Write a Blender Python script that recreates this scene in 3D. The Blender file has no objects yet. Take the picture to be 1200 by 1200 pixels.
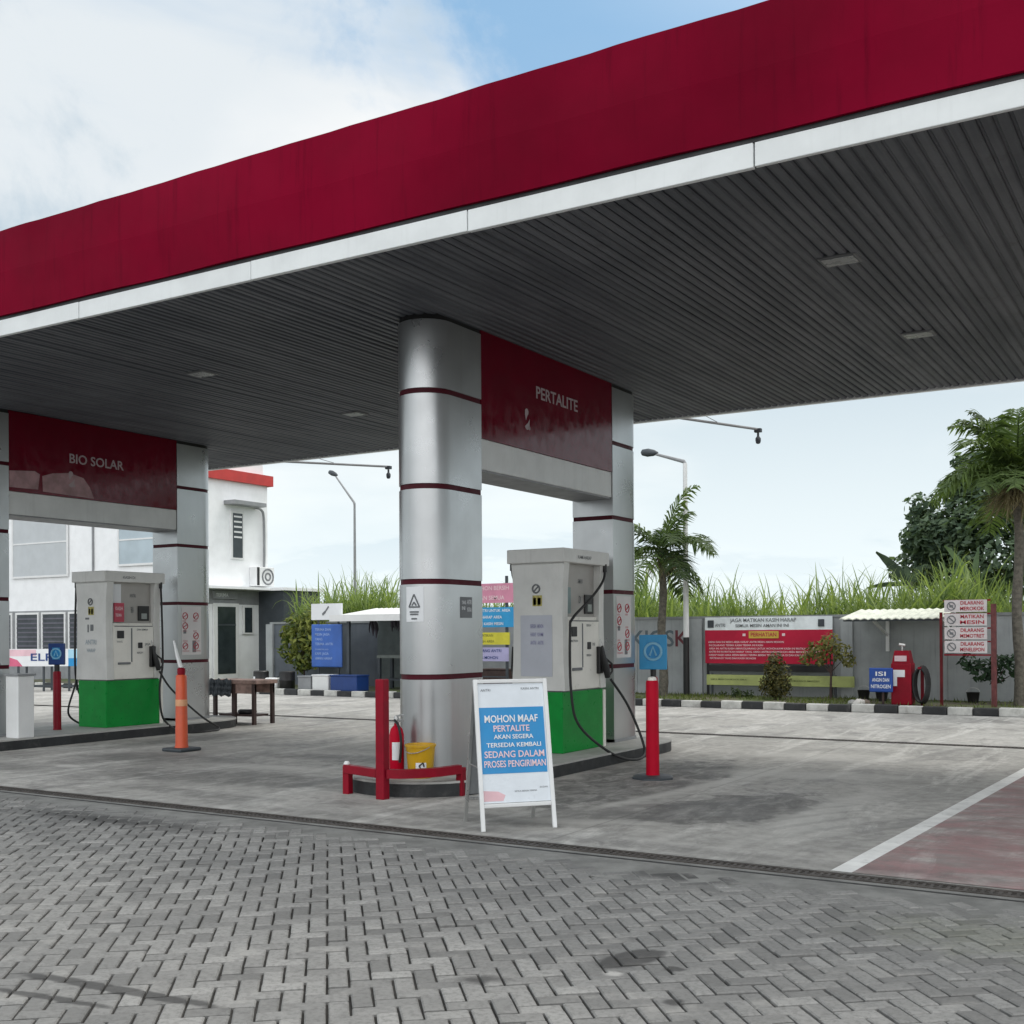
import bpy, math, random
from mathutils import Vector, Matrix
random.seed(7)
S = bpy.context.scene
COL = S.collection
R = math.radians

# ------------------------------------------------------------------ materials
def srgb(r, g, b):
    f = lambda c: (c/255/12.92) if c <= 10 else ((c/255+.055)/1.055)**2.4
    return (f(r), f(g), f(b))

class NT:
    def __init__(s, tree): s.t = tree; s.n = tree.nodes; s.l = tree.links
    def new(s, typ, **kw):
        n = s.n.new(typ)
        for k, v in kw.items(): setattr(n, k, v)
        return n
    def link(s, a, b): s.l.new(a, b)
    def noise(s, vec, scale, detail=4, rough=.6, dist=0):
        n = s.new('ShaderNodeTexNoise'); n.inputs['Scale'].default_value = scale
        n.inputs['Detail'].default_value = detail; n.inputs['Roughness'].default_value = rough
        n.inputs['Distortion'].default_value = dist
        if vec: s.link(vec, n.inputs['Vector'])
        return n.outputs['Fac']
    def mapping(s, vec, scale=(1, 1, 1), rot=(0, 0, 0), loc=(0, 0, 0)):
        n = s.new('ShaderNodeMapping'); s.link(vec, n.inputs['Vector'])
        n.inputs['Scale'].default_value = scale; n.inputs['Rotation'].default_value = rot; n.inputs['Location'].default_value = loc
        return n.outputs['Vector']
    def rng(s, v, a, b, c=0, d=1):
        n = s.new('ShaderNodeMapRange'); n.interpolation_type = 'SMOOTHSTEP'
        s.link(v, n.inputs['Value'])
        for i, x in zip(('From Min', 'From Max', 'To Min', 'To Max'), (a, b, c, d)): n.inputs[i].default_value = x
        return n.outputs['Result']
    def math(s, op, a, b=None):
        n = s.new('ShaderNodeMath', operation=op)
        for i, x in enumerate((a, b)):
            if x is None: continue
            if isinstance(x, (int, float)): n.inputs[i].default_value = x
            else: s.link(x, n.inputs[i])
        return n.outputs[0]
    def mix(s, fac, a, b, mode='MIX'):
        n = s.new('ShaderNodeMix', data_type='RGBA', blend_type=mode)
        for sock, x in ((n.inputs[0], fac), (n.inputs[6], a), (n.inputs[7], b)):
            if isinstance(x, (int, float)): sock.default_value = x
            elif isinstance(x, tuple): sock.default_value = (*x[:3], 1)
            else: s.link(x, sock)
        return n.outputs[2]

def base_mat(name):
    m = bpy.data.materials.new(name); m.use_nodes = True
    t = NT(m.node_tree); b = t.n['Principled BSDF']
    co = t.new('ShaderNodeTexCoord').outputs['Object']
    return m, t, b, co

def scl(c, k): return tuple(min(1, x*k) for x in c)

def M(name, col, rough=.5, metal=0, var=.12, scale=2.5, bump=0, bscale=40, streak=0, streak_col=None, dirt=0, dirt_col=(.09, .08, .07), spec=.5, coat=0, rvar=.1):
    m, t, b, co = base_mat(name)
    n = t.noise(co, scale, 5)
    c = t.mix(t.rng(n, .3, .7), scl(col, 1-var), scl(col, 1+var))
    if streak:
        v = t.noise(t.mapping(co, (9, 9, .45)), 1.6, 5, .65)
        c = t.mix(t.rng(v, .52, .78, 0, streak), c, streak_col or scl(col, .35))
    if dirt:
        v = t.noise(co, 5.5, 8, .72)
        c = t.mix(t.rng(v, .5, .75, 0, dirt), c, dirt_col)
    t.link(c, b.inputs['Base Color'])
    rv = t.noise(co, scale*3, 4)
    t.link(t.rng(rv, .25, .75, max(.03, rough-rvar), min(1, rough+rvar)), b.inputs['Roughness'])
    b.inputs['Metallic'].default_value = metal
    b.inputs['Specular IOR Level'].default_value = spec
    b.inputs['Coat Weight'].default_value = coat
    if bump:
        bn = t.new('ShaderNodeBump'); bn.inputs['Strength'].default_value = bump; bn.inputs['Distance'].default_value = .01
        t.link(t.noise(co, bscale, 4), bn.inputs['Height']); t.link(bn.outputs[0], b.inputs['Normal'])
    return m

def leaf_mat(name, dark, light, trans=.35):
    m = bpy.data.materials.new(name); m.use_nodes = True
    t = NT(m.node_tree); t.n.remove(t.n['Principled BSDF']); out = t.n['Material Output']
    a = t.new('ShaderNodeAttribute', attribute_name='tone')
    c = t.mix(a.outputs['Fac'], dark, light)
    d = t.new('ShaderNodeBsdfPrincipled'); t.link(c, d.inputs['Base Color']); d.inputs['Roughness'].default_value = .55
    d.inputs['Specular IOR Level'].default_value = .3
    tr = t.new('ShaderNodeBsdfTranslucent'); t.link(t.mix(1.0, c, (1., 1.0, .55), 'MULTIPLY'), tr.inputs['Color'])
    mx = t.new('ShaderNodeMixShader'); mx.inputs[0].default_value = trans
    t.link(d.outputs[0], mx.inputs[1]); t.link(tr.outputs[0], mx.inputs[2]); t.link(mx.outputs[0], out.inputs['Surface'])
    return m

def stain(t, co, nz, cx, cy, rx, ry, rot=0, soft=.5, amp=.9):
    """0..1 factor of an irregular patch of dirt on the ground round (cx, cy)."""
    v = t.mapping(co, (1, 1, 0), loc=(-cx, -cy, 0))
    v = t.mapping(v, (1, 1, 1), rot=(0, 0, -rot))
    v = t.mapping(v, (1/rx, 1/ry, 0))
    ln = t.new('ShaderNodeVectorMath', operation='LENGTH'); t.link(v, ln.inputs[0])
    d = t.math('ADD', ln.outputs['Value'], t.math('MULTIPLY', t.math('SUBTRACT', nz, .5), amp*1.6))
    return t.rng(d, 1.0, 1.0-soft, 0, 1)

# ------------------------------------------------------------------ mesh builder
class MB:
    def __init__(s): s.v = []; s.f = []; s.m = []; s.tone = []; s.sm = []
    def add(s, vs, fs, mat=0, tone=.5, smooth=False):
        o = len(s.v); s.v += [tuple(v) for v in vs]
        for f in fs:
            s.f.append([i+o for i in f]); s.m.append(mat); s.tone.append(tone); s.sm.append(smooth)
        return s
    def box(s, x0, x1, y0, y1, z0, z1, mat=0, tone=.5):
        v = [(x, y, z) for z in (z0, z1) for y in (y0, y1) for x in (x0, x1)]
        return s.add(v, [(0, 2, 3, 1), (4, 5, 7, 6), (0, 1, 5, 4), (2, 6, 7, 3), (0, 4, 6, 2), (1, 3, 7, 5)], mat, tone)
    def obox(s, c, ax, ay, az, mat=0):
        c, ax, ay, az = map(Vector, (c, ax, ay, az))
        v = [c+i*ax+j*ay+k*az for k in (-1, 1) for j in (-1, 1) for i in (-1, 1)]
        return s.add(v, [(0, 2, 3, 1), (4, 5, 7, 6), (0, 1, 5, 4), (2, 6, 7, 3), (0, 4, 6, 2), (1, 3, 7, 5)], mat)
    def bar(s, a, b, w, h, mat=0, up=(0, 0, 1)):
        a, b = Vector(a), Vector(b); d = (b-a); L = d.length; d.normalize()
        u = Vector(up)
        if abs(d.dot(u)) > .95: u = Vector((0, 1, 0))
        r = d.cross(u).normalized(); u = r.cross(d)
        return s.obox((a+b)/2, d*L/2, r*w/2, u*h/2, mat)
    def quad(s, pts, mat=0, tone=.5): return s.add(pts, [tuple(range(len(pts)))], mat, tone)
    def tube(s, pts, r, n=10, mat=0, cap=True, tone=.5):
        pts = [Vector(p) for p in pts]; rs = r if isinstance(r, (list, tuple)) else [r]*len(pts)
        vs = []; prev = None
        for i, p in enumerate(pts):
            d = (pts[min(i+1, len(pts)-1)]-pts[max(i-1, 0)]).normalized()
            if prev is None:
                u = Vector((0, 0, 1)) if abs(d.z) < .9 else Vector((1, 0, 0))
                u = (u-d*u.dot(d)).normalized()
            else: u = (prev-d*prev.dot(d)).normalized()
            prev = u; w = d.cross(u)
            for k in range(n):
                a = 2*math.pi*k/n; vs.append(p+(u*math.cos(a)+w*math.sin(a))*rs[i])
        fs = []
        for i in range(len(pts)-1):
            for k in range(n): fs.append((i*n+k, i*n+(k+1) % n, (i+1)*n+(k+1) % n, (i+1)*n+k))
        s.add(vs, fs, mat, tone, True)
        if cap:
            o = len(s.v)-len(vs); e = len(vs)-n
            s.f += [[o+k for k in reversed(range(n))], [o+e+k for k in range(n)]]; s.m += [mat]*2; s.tone += [tone]*2; s.sm += [False]*2
        return s
    def lathe(s, c, prof, n=24, mat=0):
        vs = [(c[0]+r*math.cos(2*math.pi*k/n), c[1]+r*math.sin(2*math.pi*k/n), c[2]+z) for r, z in prof for k in range(n)]
        fs = [(i*n+k, i*n+(k+1) % n, (i+1)*n+(k+1) % n, (i+1)*n+k) for i in range(len(prof)-1) for k in range(n)]
        s.add(vs, fs, mat, .5, True); o = len(s.v)-len(vs); e = len(vs)-n
        s.f += [[o+k for k in reversed(range(n))], [o+e+k for k in range(n)]]; s.m += [mat]*2; s.tone += [.5]*2; s.sm += [False]*2
        return s
    def prism(s, outline, z0, z1, mat=0, smooth=False, top=True, bottom=True):
        n = len(outline); v = [(x, y, z0) for x, y in outline]+[(x, y, z1) for x, y in outline]
        s.add(v, [(k, (k+1) % n, n+(k+1) % n, n+k) for k in range(n)], mat, .5, smooth)
        o = len(s.v)-2*n
        if bottom: s.f.append([o+k for k in reversed(range(n))]); s.m.append(mat); s.tone.append(.5); s.sm.append(False)
        if top: s.f.append([o+n+k for k in range(n)]); s.m.append(mat); s.tone.append(.5); s.sm.append(False)
        return s
    def build(s, name, mats, parent=None, bevel=0, seg=2):
        me = bpy.data.meshes.new(name)
        inv = None
        if parent is not None:
            root = parent
            while root.parent: root = root.parent
            inv = FR[root.name].inverted()
        vs = [inv @ Vector(v) for v in s.v] if inv else s.v
        me.from_pydata(vs, [], s.f)
        for m in (mats if isinstance(mats, (list, tuple)) else [mats]): me.materials.append(m)
        me.polygons.foreach_set('material_index', s.m); me.polygons.foreach_set('use_smooth', s.sm)
        if any(t != .5 for t in s.tone):
            me.attributes.new('tone', 'FLOAT', 'FACE').data.foreach_set('value', s.tone)
        me.update()
        o = bpy.data.objects.new(name, me); COL.objects.link(o)
        if parent is not None: o.parent = parent
        else: FR[o.name] = Matrix.Identity(4)
        if any(s.sm):
            for e in me.edges: pass
            md = o.modifiers.new('smooth', 'EDGE_SPLIT'); md.split_angle = R(40)
        if bevel:
            md = o.modifiers.new('bevel', 'BEVEL'); md.width = bevel; md.segments = seg; md.limit_method = 'ANGLE'; md.angle_limit = R(35)
        return o
FR = {}

def thing(name, label, cat, loc=(0, 0, 0), rz=0, group=None):
    o = bpy.data.objects.new(name, None); COL.objects.link(o); o.empty_display_size = .2
    o.location = loc; o.rotation_euler = (0, 0, rz)
    FR[o.name] = Matrix.Translation(loc) @ Matrix.Rotation(rz, 4, 'Z')
    return tag(o, label, cat, group)
def tag(o, label, cat, group=None, kind=None):
    o['label'] = label; o['category'] = cat
    if group: o['group'] = group
    if kind: o['kind'] = kind
    return o
def struct(o): o['kind'] = 'structure'; return o
def stuff(o, label, cat): return tag(o, label, cat, None, 'stuff')
def at(o, x, y, z=0):
    """point (x, y, z) of the thing's own frame in world space"""
    root = o
    while root.parent: root = root.parent
    return FR[root.name] @ Vector((x, y, z))

class LB(MB):
    """mesh builder whose input is in the frame of the thing"""
    def build(s, name, mats, parent=None, **k):
        root = parent
        while root.parent: root = root.parent
        m = FR[root.name]; s.v = [m @ Vector(v) for v in s.v]
        return MB.build(s, name, mats, parent, **k)

_glyph = {}
def text_mesh(body, size, extr=.0015):
    key = (body, round(size, 4))
    if key in _glyph: return _glyph[key]
    cu = bpy.data.curves.new('t', 'FONT'); cu.body = body; cu.size = size; cu.align_x = 'CENTER'; cu.align_y = 'CENTER'
    cu.extrude = extr; cu.resolution_u = 3
    if size > .035: cu.offset = size*.012
    ob = bpy.data.objects.new('t', cu); COL.objects.link(ob)
    dg = bpy.context.evaluated_depsgraph_get(); dg.update()
    me = bpy.data.meshes.new_from_object(ob.evaluated_get(dg))
    vs = [v.co.copy() for v in me.vertices]; fs = [tuple(p.vertices) for p in me.polygons]
    bpy.data.objects.remove(ob); bpy.data.curves.remove(cu); bpy.data.meshes.remove(me)
    _glyph[key] = (vs, fs); return vs, fs

def letters(name, lines, origin, right, up, mats, parent, off=.004, local=True, sx=1.0):
    """lines: (text, x, y, size[, mat index[, width to fit]]) laid on the plane origin/right/up as ONE mesh"""
    m = LB() if local else MB()
    right, up, origin = Vector(right).normalized(), Vector(up).normalized(), Vector(origin)
    nrm = right.cross(up)
    for ln in lines:
        body, x, y, size = ln[:4]; mi = ln[4] if len(ln) > 4 else 0; fit = ln[5] if len(ln) > 5 else None
        vs, fs = text_mesh(body, size)
        k = sx
        if fit:
            w = max(v.x for v in vs)-min(v.x for v in vs); k = fit/w
        m.add([origin+right*(x+v.x*k)+up*(y+v.y)+nrm*(off+v.z) for v in vs], fs, mi)
    return m.build(name, mats, parent)

def scrawl(m, x0, x1, y, h, origin, right, up, mat=0, off=.004, gap=.55, rnd=None):
    """one row of small print, too small to read: strokes like letters, with word gaps"""
    rnd = rnd or random
    right, up, origin = Vector(right).normalized(), Vector(up).normalized(), Vector(origin); nrm = right.cross(up)*off
    x = x0
    pool = ['DILARANG', 'HARAP', 'ANTRI', 'MATIKAN', 'MESIN', 'JAGA', 'AREA', 'AMAN', 'UNTUK', 'SEMUA', 'YANG', 'DAN', 'INI', 'KAMI', 'TERIMA', 'KASIH', 'MOHON', 'DI', 'BERSIH']
    while True:
        k = rnd.choice(pool); vs, fs = text_mesh(k, h*1.35, 0)
        w = (max(v.x for v in vs)-min(v.x for v in vs)); lo = min(v.x for v in vs)
        fit = 1.0
        if x+w > x1:
            if x > x0: break
            fit = (x1-x)/w
        m.add([origin+right*(x+(v.x-lo)*fit)+up*(y+h/2+v.y)+nrm for v in vs], fs, mat)
        x += w*fit+h*.5
    return m

# ------------------------------------------------------------------ camera, world, sun
cam = bpy.data.cameras.new('camera'); co_ = bpy.data.objects.new('camera', cam); COL.objects.link(co_)
yaw, pitch, roll = R(31.4154), R(.2412), R(-.3507)
Rt = Vector((math.cos(yaw), math.sin(yaw), 0)); Wd = Vector((-math.sin(yaw), math.cos(yaw), 0)); Up = Vector((0, 0, 1))
Fw = Wd*math.cos(pitch)+Up*math.sin(pitch); U2 = Up*math.cos(pitch)-Wd*math.sin(pitch)
R3 = Rt*math.cos(roll)+U2*math.sin(roll); U3 = U2*math.cos(roll)-Rt*math.sin(roll)
mw = Matrix.Identity(4)
for i in range(3): mw[i][0] = R3[i]; mw[i][1] = U3[i]; mw[i][2] = -Fw[i]
mw[2][3] = 1.6
co_.matrix_world = mw
cam.sensor_fit = 'HORIZONTAL'; cam.sensor_width = 36; cam.lens = 36*1346.46/1200
cam.shift_y = 135.869/1200
cam.clip_start = .05; cam.clip_end = 2000
S.camera = co_

SUN_EL, SUN_AZ = R(60), R(25)
w = bpy.data.worlds.new('World'); S.world = w; w.use_nodes = True
t = NT(w.node_tree); bg = t.n['Background']
sky = t.new('ShaderNodeTexSky', sky_type='NISHITA'); sky.sun_disc = False
sky.sun_elevation = SUN_EL; sky.sun_rotation = SUN_AZ; sky.air_density = 1.2; sky.dust_density = 3.0; sky.ozone_density = 1.5
gen = t.new('ShaderNodeTexCoord').outputs['Generated']
sep = t.new('ShaderNodeSeparateXYZ'); t.link(gen, sep.inputs[0])
zz = t.math('ADD', t.math('MAXIMUM', sep.outputs[2], 0.0), .22)
cmb = t.new('ShaderNodeCombineXYZ')
t.link(t.math('DIVIDE', sep.outputs[0], zz), cmb.inputs[0]); t.link(t.math('DIVIDE', sep.outputs[1], zz), cmb.inputs[1])
vec = t.mapping(cmb.outputs[0], (1, 1, 1), loc=(2.35, .4, 3.1))
big = t.noise(vec, .85, 7, .58, .35)
cover = t.rng(big, .2, .44)
heap = t.noise(gen, 5.5, 8, .6, .25)
def lobe(dx, dy, dz, a0, a1, wob=0):
    d = Vector((dx, dy, dz)).normalized(); n = t.new('ShaderNodeVectorMath', operation='DOT_PRODUCT'); t.link(gen, n.inputs[0]); n.inputs[1].default_value = d
    v = n.outputs['Value']
    if wob: v = t.math('ADD', v, t.math('MULTIPLY', t.math('SUBTRACT', heap, .5), wob))
    return t.rng(v, math.cos(R(a1)), math.cos(R(a0)))
gap = t.math('MAXIMUM', lobe(-.42, .9, .6, 6, 14, .1), lobe(.1, .8, 1.1, 5, 20, .2))      # breaks in the cloud
cover = t.math('MULTIPLY', cover, t.math('SUBTRACT', 1.0, t.math('MULTIPLY', gap, .93)))
glow = lobe(math.sin(SUN_AZ)*math.cos(SUN_EL), math.cos(SUN_AZ)*math.cos(SUN_EL), math.sin(SUN_EL), 8, 48)     # glow round the sun, added out of view to brighten the scene
fine = t.noise(t.mapping(vec, (1, 1, 1), loc=(4.6, 1.4, 0)), .8, 6, .5, .25)
ccol = t.mix(t.rng(fine, .44, .62), (4.5, 5.5, 6.3), (8.3, 8.4, 8.4))       # grey undersides to white tops (radiance x10)
puff = t.math('MAXIMUM', lobe(-.60, .81, .49, 4, 11, .13), lobe(-.82, .66, .58, 4, 13, .13))
ccol = t.mix(t.math('MULTIPLY', puff, .62), ccol, (8.3, 8.45, 8.5))      # bright heaps of cloud
low = t.rng(sep.outputs[2], .0, .34, 1, 0)
ccol = t.mix(low, ccol, (7.9, 8.7, 8.9))
blue = t.mix(.6, sky.outputs[0], (2.0, 4.7, 7.5))
fac = t.math('MAXIMUM', cover, t.math('MULTIPLY', low, .97))
allsky = t.mix(fac, blue, ccol); allsky = t.mix(glow, allsky, (14., 13.8, 13.2))
allsky = t.mix(lobe(.5, -1, .9, 15, 75), allsky, (14.5, 14.8, 15.))     # bright sky added unseen behind the camera as fill light
t.link(allsky, bg.inputs['Color']); bg.inputs['Strength'].default_value = .1

sun = bpy.data.lights.new('sun', 'SUN'); sun.energy = 1.1; sun.angle = R(20); sun.color = (1, .965, .9)
so = bpy.data.objects.new('sun', sun); COL.objects.link(so)
sv = Vector((math.cos(SUN_EL)*math.sin(SUN_AZ), math.cos(SUN_EL)*math.cos(SUN_AZ), math.sin(SUN_EL)))
so.rotation_euler = (-sv).to_track_quat('-Z', 'Y').to_euler(); so.location = (0, 0, 30)
S.view_settings.view_transform = 'Standard'; S.view_settings.look = 'None'; S.view_settings.gamma = 1; S.view_settings.exposure = .22

# ------------------------------------------------------------------ shared materials
m_red_fascia = M('red fascia sheet', (.19, .001, .018), .6, var=.25, scale=.32, streak=.5, streak_col=(.085, .0006, .01), bump=.12, bscale=.8, spec=.04)
m_trim = M('white fascia trim', (.8, .83, .83), .4, var=.05, streak=.15, streak_col=(.45, .47, .46))
m_soffit = M('grey metal strip ceiling', (.092, .099, .115), .5, var=.38, scale=.7, dirt=.5, dirt_col=(.05, .052, .058), spec=.22)
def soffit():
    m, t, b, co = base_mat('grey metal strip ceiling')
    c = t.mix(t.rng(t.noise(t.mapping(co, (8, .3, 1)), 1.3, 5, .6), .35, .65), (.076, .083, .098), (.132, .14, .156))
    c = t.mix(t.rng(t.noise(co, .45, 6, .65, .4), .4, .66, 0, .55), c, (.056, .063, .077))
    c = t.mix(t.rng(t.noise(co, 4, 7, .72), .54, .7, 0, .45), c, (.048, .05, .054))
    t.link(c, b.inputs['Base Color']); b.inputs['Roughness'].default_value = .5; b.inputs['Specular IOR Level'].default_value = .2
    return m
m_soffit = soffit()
m_black = M('black plastic', (.012, .012, .013), .45, var=.2)
m_rubber = M('black hose rubber', (.014, .014, .015), .55, var=.25)
m_alu = M('silver composite cladding', (.5, .51, .515), .3, metal=.85, var=.07, scale=.8, streak=.2, streak_col=(.36, .35, .33), rvar=.04)
m_band = M('dark red groove', (.07, .004, .012), .5, var=.1, spec=.2)
m_signred = M('glossy dark red sign sheet', (.13, .001, .012), .16, var=.08, spec=.35)
m_beam = M('pale grey beam sheet', (.68, .7, .69), .4, metal=.0, var=.06, streak=.2, streak_col=(.3, .3, .28))
m_pale = M('pale lettering', (.42, .34, .36), .5, var=.05)
m_kerbblack = M('black painted kerb', (.022, .024, .026), .55, var=.3, dirt=.6, dirt_col=(.11, .105, .1))
m_islandtop = M('worn pale island concrete', (.42, .42, .4), .75, var=.15, dirt=.5, dirt_col=(.2, .19, .18), bump=.3)
m_green = M('green skirt paint', (.004, .26, .04), .35, var=.1, spec=.2, scale=4, dirt=.3, dirt_col=(.02, .1, .03), streak=.2, streak_col=(.02, .09, .03))
m_pumpgrey = M('pale grey pump enamel', (.68, .68, .655), .38, var=.06, streak=.22, streak_col=(.38, .36, .33), dirt=.12, dirt_col=(.3, .28, .25))
m_pumpwhite = M('off white pump enamel', (.82, .8, .74), .35, var=.05, streak=.18, streak_col=(.42, .4, .36))
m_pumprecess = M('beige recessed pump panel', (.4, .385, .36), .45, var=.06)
m_redpaint = M('red gloss paint', (.24, .001, .014), .45, var=.12, scale=5, dirt=.2, dirt_col=(.1, .015, .02), spec=.25)
m_redbright = M('bright red plastic', (.48, .0015, .022), .45, var=.1, spec=.12)
m_orange = M('orange plastic', (.66, .1, .035), .45, var=.1, dirt=.2, dirt_col=(.3, .07, .04))
m_white = M('white paint', (.76, .77, .77), .45, var=.04, streak=.1, streak_col=(.5, .49, .47))
m_wallwhite = M('white plaster', (.87, .885, .9), .6, var=.04, streak=.14, streak_col=(.55, .56, .56))
m_steel = M('bare steel', (.5, .5, .49), .35, metal=.7, var=.1)
m_grey = M('mid grey paint', (.26, .27, .28), .5, var=.12)
m_dark = M('dark slate paint', (.045, .055, .065), .5, var=.15)
m_yellow = M('yellow bucket plastic', (.62, .36, .01), .4, var=.08, dirt=.15, dirt_col=(.3, .17, .02))
m_blue = M('sign blue', (.01, .25, .56), .4, var=.06)
m_blue2 = M('sky blue sign', (.02, .3, .6), .4, var=.08)
m_navy = M('navy blue paint', (.01, .045, .2), .4, var=.1)
m_glass = M('dark window glass', (.03, .04, .045), .08, var=.2)
m_glass2 = M('glass with painted sky reflection', (.42, .5, .55), .15, var=.1, scale=.8)  # base colour carries the sky reflected in the glass
m_wood = M('weathered brown wood', (.3, .2, .17), .7, var=.35, scale=6, bump=.4)
m_wooddark = M('dark brown wood', (.05, .028, .024), .6, var=.3, scale=6)
m_pink = M('faded pink print', (.62, .25, .36), .5, var=.1)
m_lamp = M('frosted lamp lens', (.22, .23, .24), .3, var=.05)
m_txtgrey = M('grey print', (.16, .17, .18), .6, var=.1)
m_txtblack = M('black print', (.02, .02, .022), .6, var=.1)
m_txtred = M('red print', (.42, .02, .04), .6, var=.1)
m_txtwhite = M('white print', (.78, .8, .82), .55, var=.03)
m_txtpink = M('pinkish print', (.8, .6, .64), .55, var=.03)
m_txtyellow = M('yellow print', (.6, .42, .06), .55, var=.1)

# ------------------------------------------------------------------ ground
o = MB().quad([(-250, -250, -.017), (250, -250, -.017), (250, 250, -.017), (-250, 250, -.017)]).build('ground', M('earth and sand', (.035, .033, .03), .9, var=.3, scale=8))
struct(o)

def concrete(name, red=False):
    m, t, b, co = base_mat(name)
    n1 = t.noise(co, .55, 6, .62, .4); n2 = t.noise(co, 7, 8, .7); n3 = t.noise(t.mapping(co, (.8, .55, 1), rot=(0, 0, R(-8))), 1.1, 8, .74, .9)
    n4 = t.noise(t.mapping(co, (2.6, .4, 1), rot=(0, 0, R(6))), .9, 7, .72, .8)
    c = t.mix(t.rng(n1, .32, .68), (.35, .342, .322), (.5, .487, .46))
    c = t.mix(t.rng(n3, .5, .62, 0, .7), c, (.2, .194, .185))
    c = t.mix(t.rng(n4, .5, .62, 0, .75), c, (.6, .59, .56))
    if red:
        c = t.mix(t.rng(t.noise(t.mapping(co, (.7, 1.6, 1)), 1.6, 8, .72), .72, .38, .12, .82), c, (.30, .145, .15))
    c = t.mix(t.rng(n2, .38, .66, 0, .42), c, (.17, .163, .15))
    c = t.mix(t.rng(t.noise(co, 2.6, 9, .78, .5), .55, .68, 0, .6), c, (.17, .165, .155))
    nz = t.noise(co, 2.2, 6, .65)
    mott = t.rng(t.noise(t.mapping(co, (1.6, .8, 1)), 3.2, 8, .75, .6), .34, .62, .35, 1.15)
    for a, k in (((-5.3, 11.4, .85, 2.4, R(2), .3, .9), .75), ((-3.72, 9.95, .62, 1.15, R(-14), .14, .8), .72), ((-4.6, 9.0, .75, .55, 0, .6, .7), .5), ((-9.3, 9.3, 2.3, .75, .1, .6, .7), .62), ((-11.6, 10.4, 1.7, .7, .2, .7, .8), .55),
                 ((-9.5, 11.5, 2.0, .45, .1, .6, .8), .5), ((-13.4, 12.6, .6, 1.8, 0, .6, .7), .6), ((-8.6, 8.2, 1.6, .3, 0, .7, .9), .5), ((-12.8, 8.7, 1.4, .5, 0, .7, .8), .5), ((-5.6, 8.3, 1.2, .35, 0, .7, .8), .45), ((-4.5, 7.85, 9.0, .22, 0, .9, .5), .45)):
        c = t.mix(t.math('MULTIPLY', t.math('MULTIPLY', stain(t, co, nz, *a), mott), k), c, (.105, .103, .1))
    for a, k in (((-4.5, 11.4, .16, 3.2, R(-8), .8, .5), .7), ((-2.95, 10.2, .3, 2.4, R(-4), .8, .6), .6), ((-3.9, 12.6, 1.6, .5, R(8), .8, .8), .5), ((-2.75, 9.2, .4, 1.0, R(-8), .8, .8), .45), ((-4.6, 8.6, .9, .2, R(20), .8, .7), .5), ((-4.4, 14.6, 1.8, .9, 0, .9, .8), .5), ((-9.6, 10.3, 1.7, .3, R(6), .8, .8), .5), ((-12.0, 9.2, .22, .12, 0, .4, .5), .8)):
        c = t.mix(t.math('MULTIPLY', stain(t, co, nz, *a), k), c, (.56, .55, .52))
    # arcs rubbed in by turning tyres
    ln = t.new('ShaderNodeVectorMath', operation='LENGTH'); t.link(t.mapping(co, (1, 1, 0), loc=(-1.6, -7.4, 0)), ln.inputs[0])
    wv = t.math('SINE', t.math('MULTIPLY', t.math('ADD', ln.outputs['Value'], t.math('MULTIPLY', nz, .12)), 23.0))
    band = t.rng(ln.outputs['Value'], 3.6, 4.3); band = t.math('MULTIPLY', band, t.rng(ln.outputs['Value'], 6.4, 5.4))
    c = t.mix(t.math('MULTIPLY', t.math('MULTIPLY', t.rng(wv, .2, .9), band), t.rng(n3, .4, .6, .05, .4)), c, (.2, .195, .185))
    sp = t.rng(t.noise(co, 26, 3, .5), .66, .74, 0, .35)
    c = t.mix(sp, c, (.12, .115, .11))
    # saw-cut joints
    br = t.new('ShaderNodeTexBrick'); br.offset = 0; br.inputs['Scale'].default_value = 1
    br.inputs['Brick Width'].default_value = 4.08; br.inputs['Row Height'].default_value = 3.05; br.inputs['Mortar Size'].default_value = .012
    br.inputs['Color1'].default_value = br.inputs['Color2'].default_value = (1, 1, 1, 1); br.inputs['Mortar'].default_value = (.78, .78, .78, 1)
    t.link(t.mapping(co, loc=(.3, 7.6-9.15+.0, 0)), br.inputs['Vector'])
    c = t.mix(1.0, c, br.outputs['Color'], 'MULTIPLY')
    t.link(c, b.inputs['Base Color']); b.inputs['Specular IOR Level'].default_value = .35
    t.link(t.rng(n3, .4, .7, .82, .55), b.inputs['Roughness'])
    bn = t.new('ShaderNodeBump'); bn.inputs['Strength'].default_value = .35; bn.inputs['Distance'].default_value = .006
    t.link(t.noise(co, 55, 5, .7), bn.inputs['Height']); t.link(bn.outputs[0], b.inputs['Normal'])
    return m
m_conc = concrete('stained concrete')
m_conc_red = concrete('worn red painted concrete', True)
def sheet(name, x0, x1, y0, y1, z, mat): return struct(MB().quad([(x0, y0, z), (x1, y0, z), (x1, y1, z), (x0, y1, z)]).build(name, mat))
sheet('forecourt', -60, 30, 7.62, 16.72, 0, m_conc)
sheet('driveway', -60, 30, 16.98, 22.72, 0, m_conc)
sheet('concrete_edging', -60, 30, 6.72, 7.435, -.004, M('cement edging', (.2, .2, .19), .85, var=.25, scale=3, dirt=.5, dirt_col=(.1, .1, .095), bump=.3))
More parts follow.
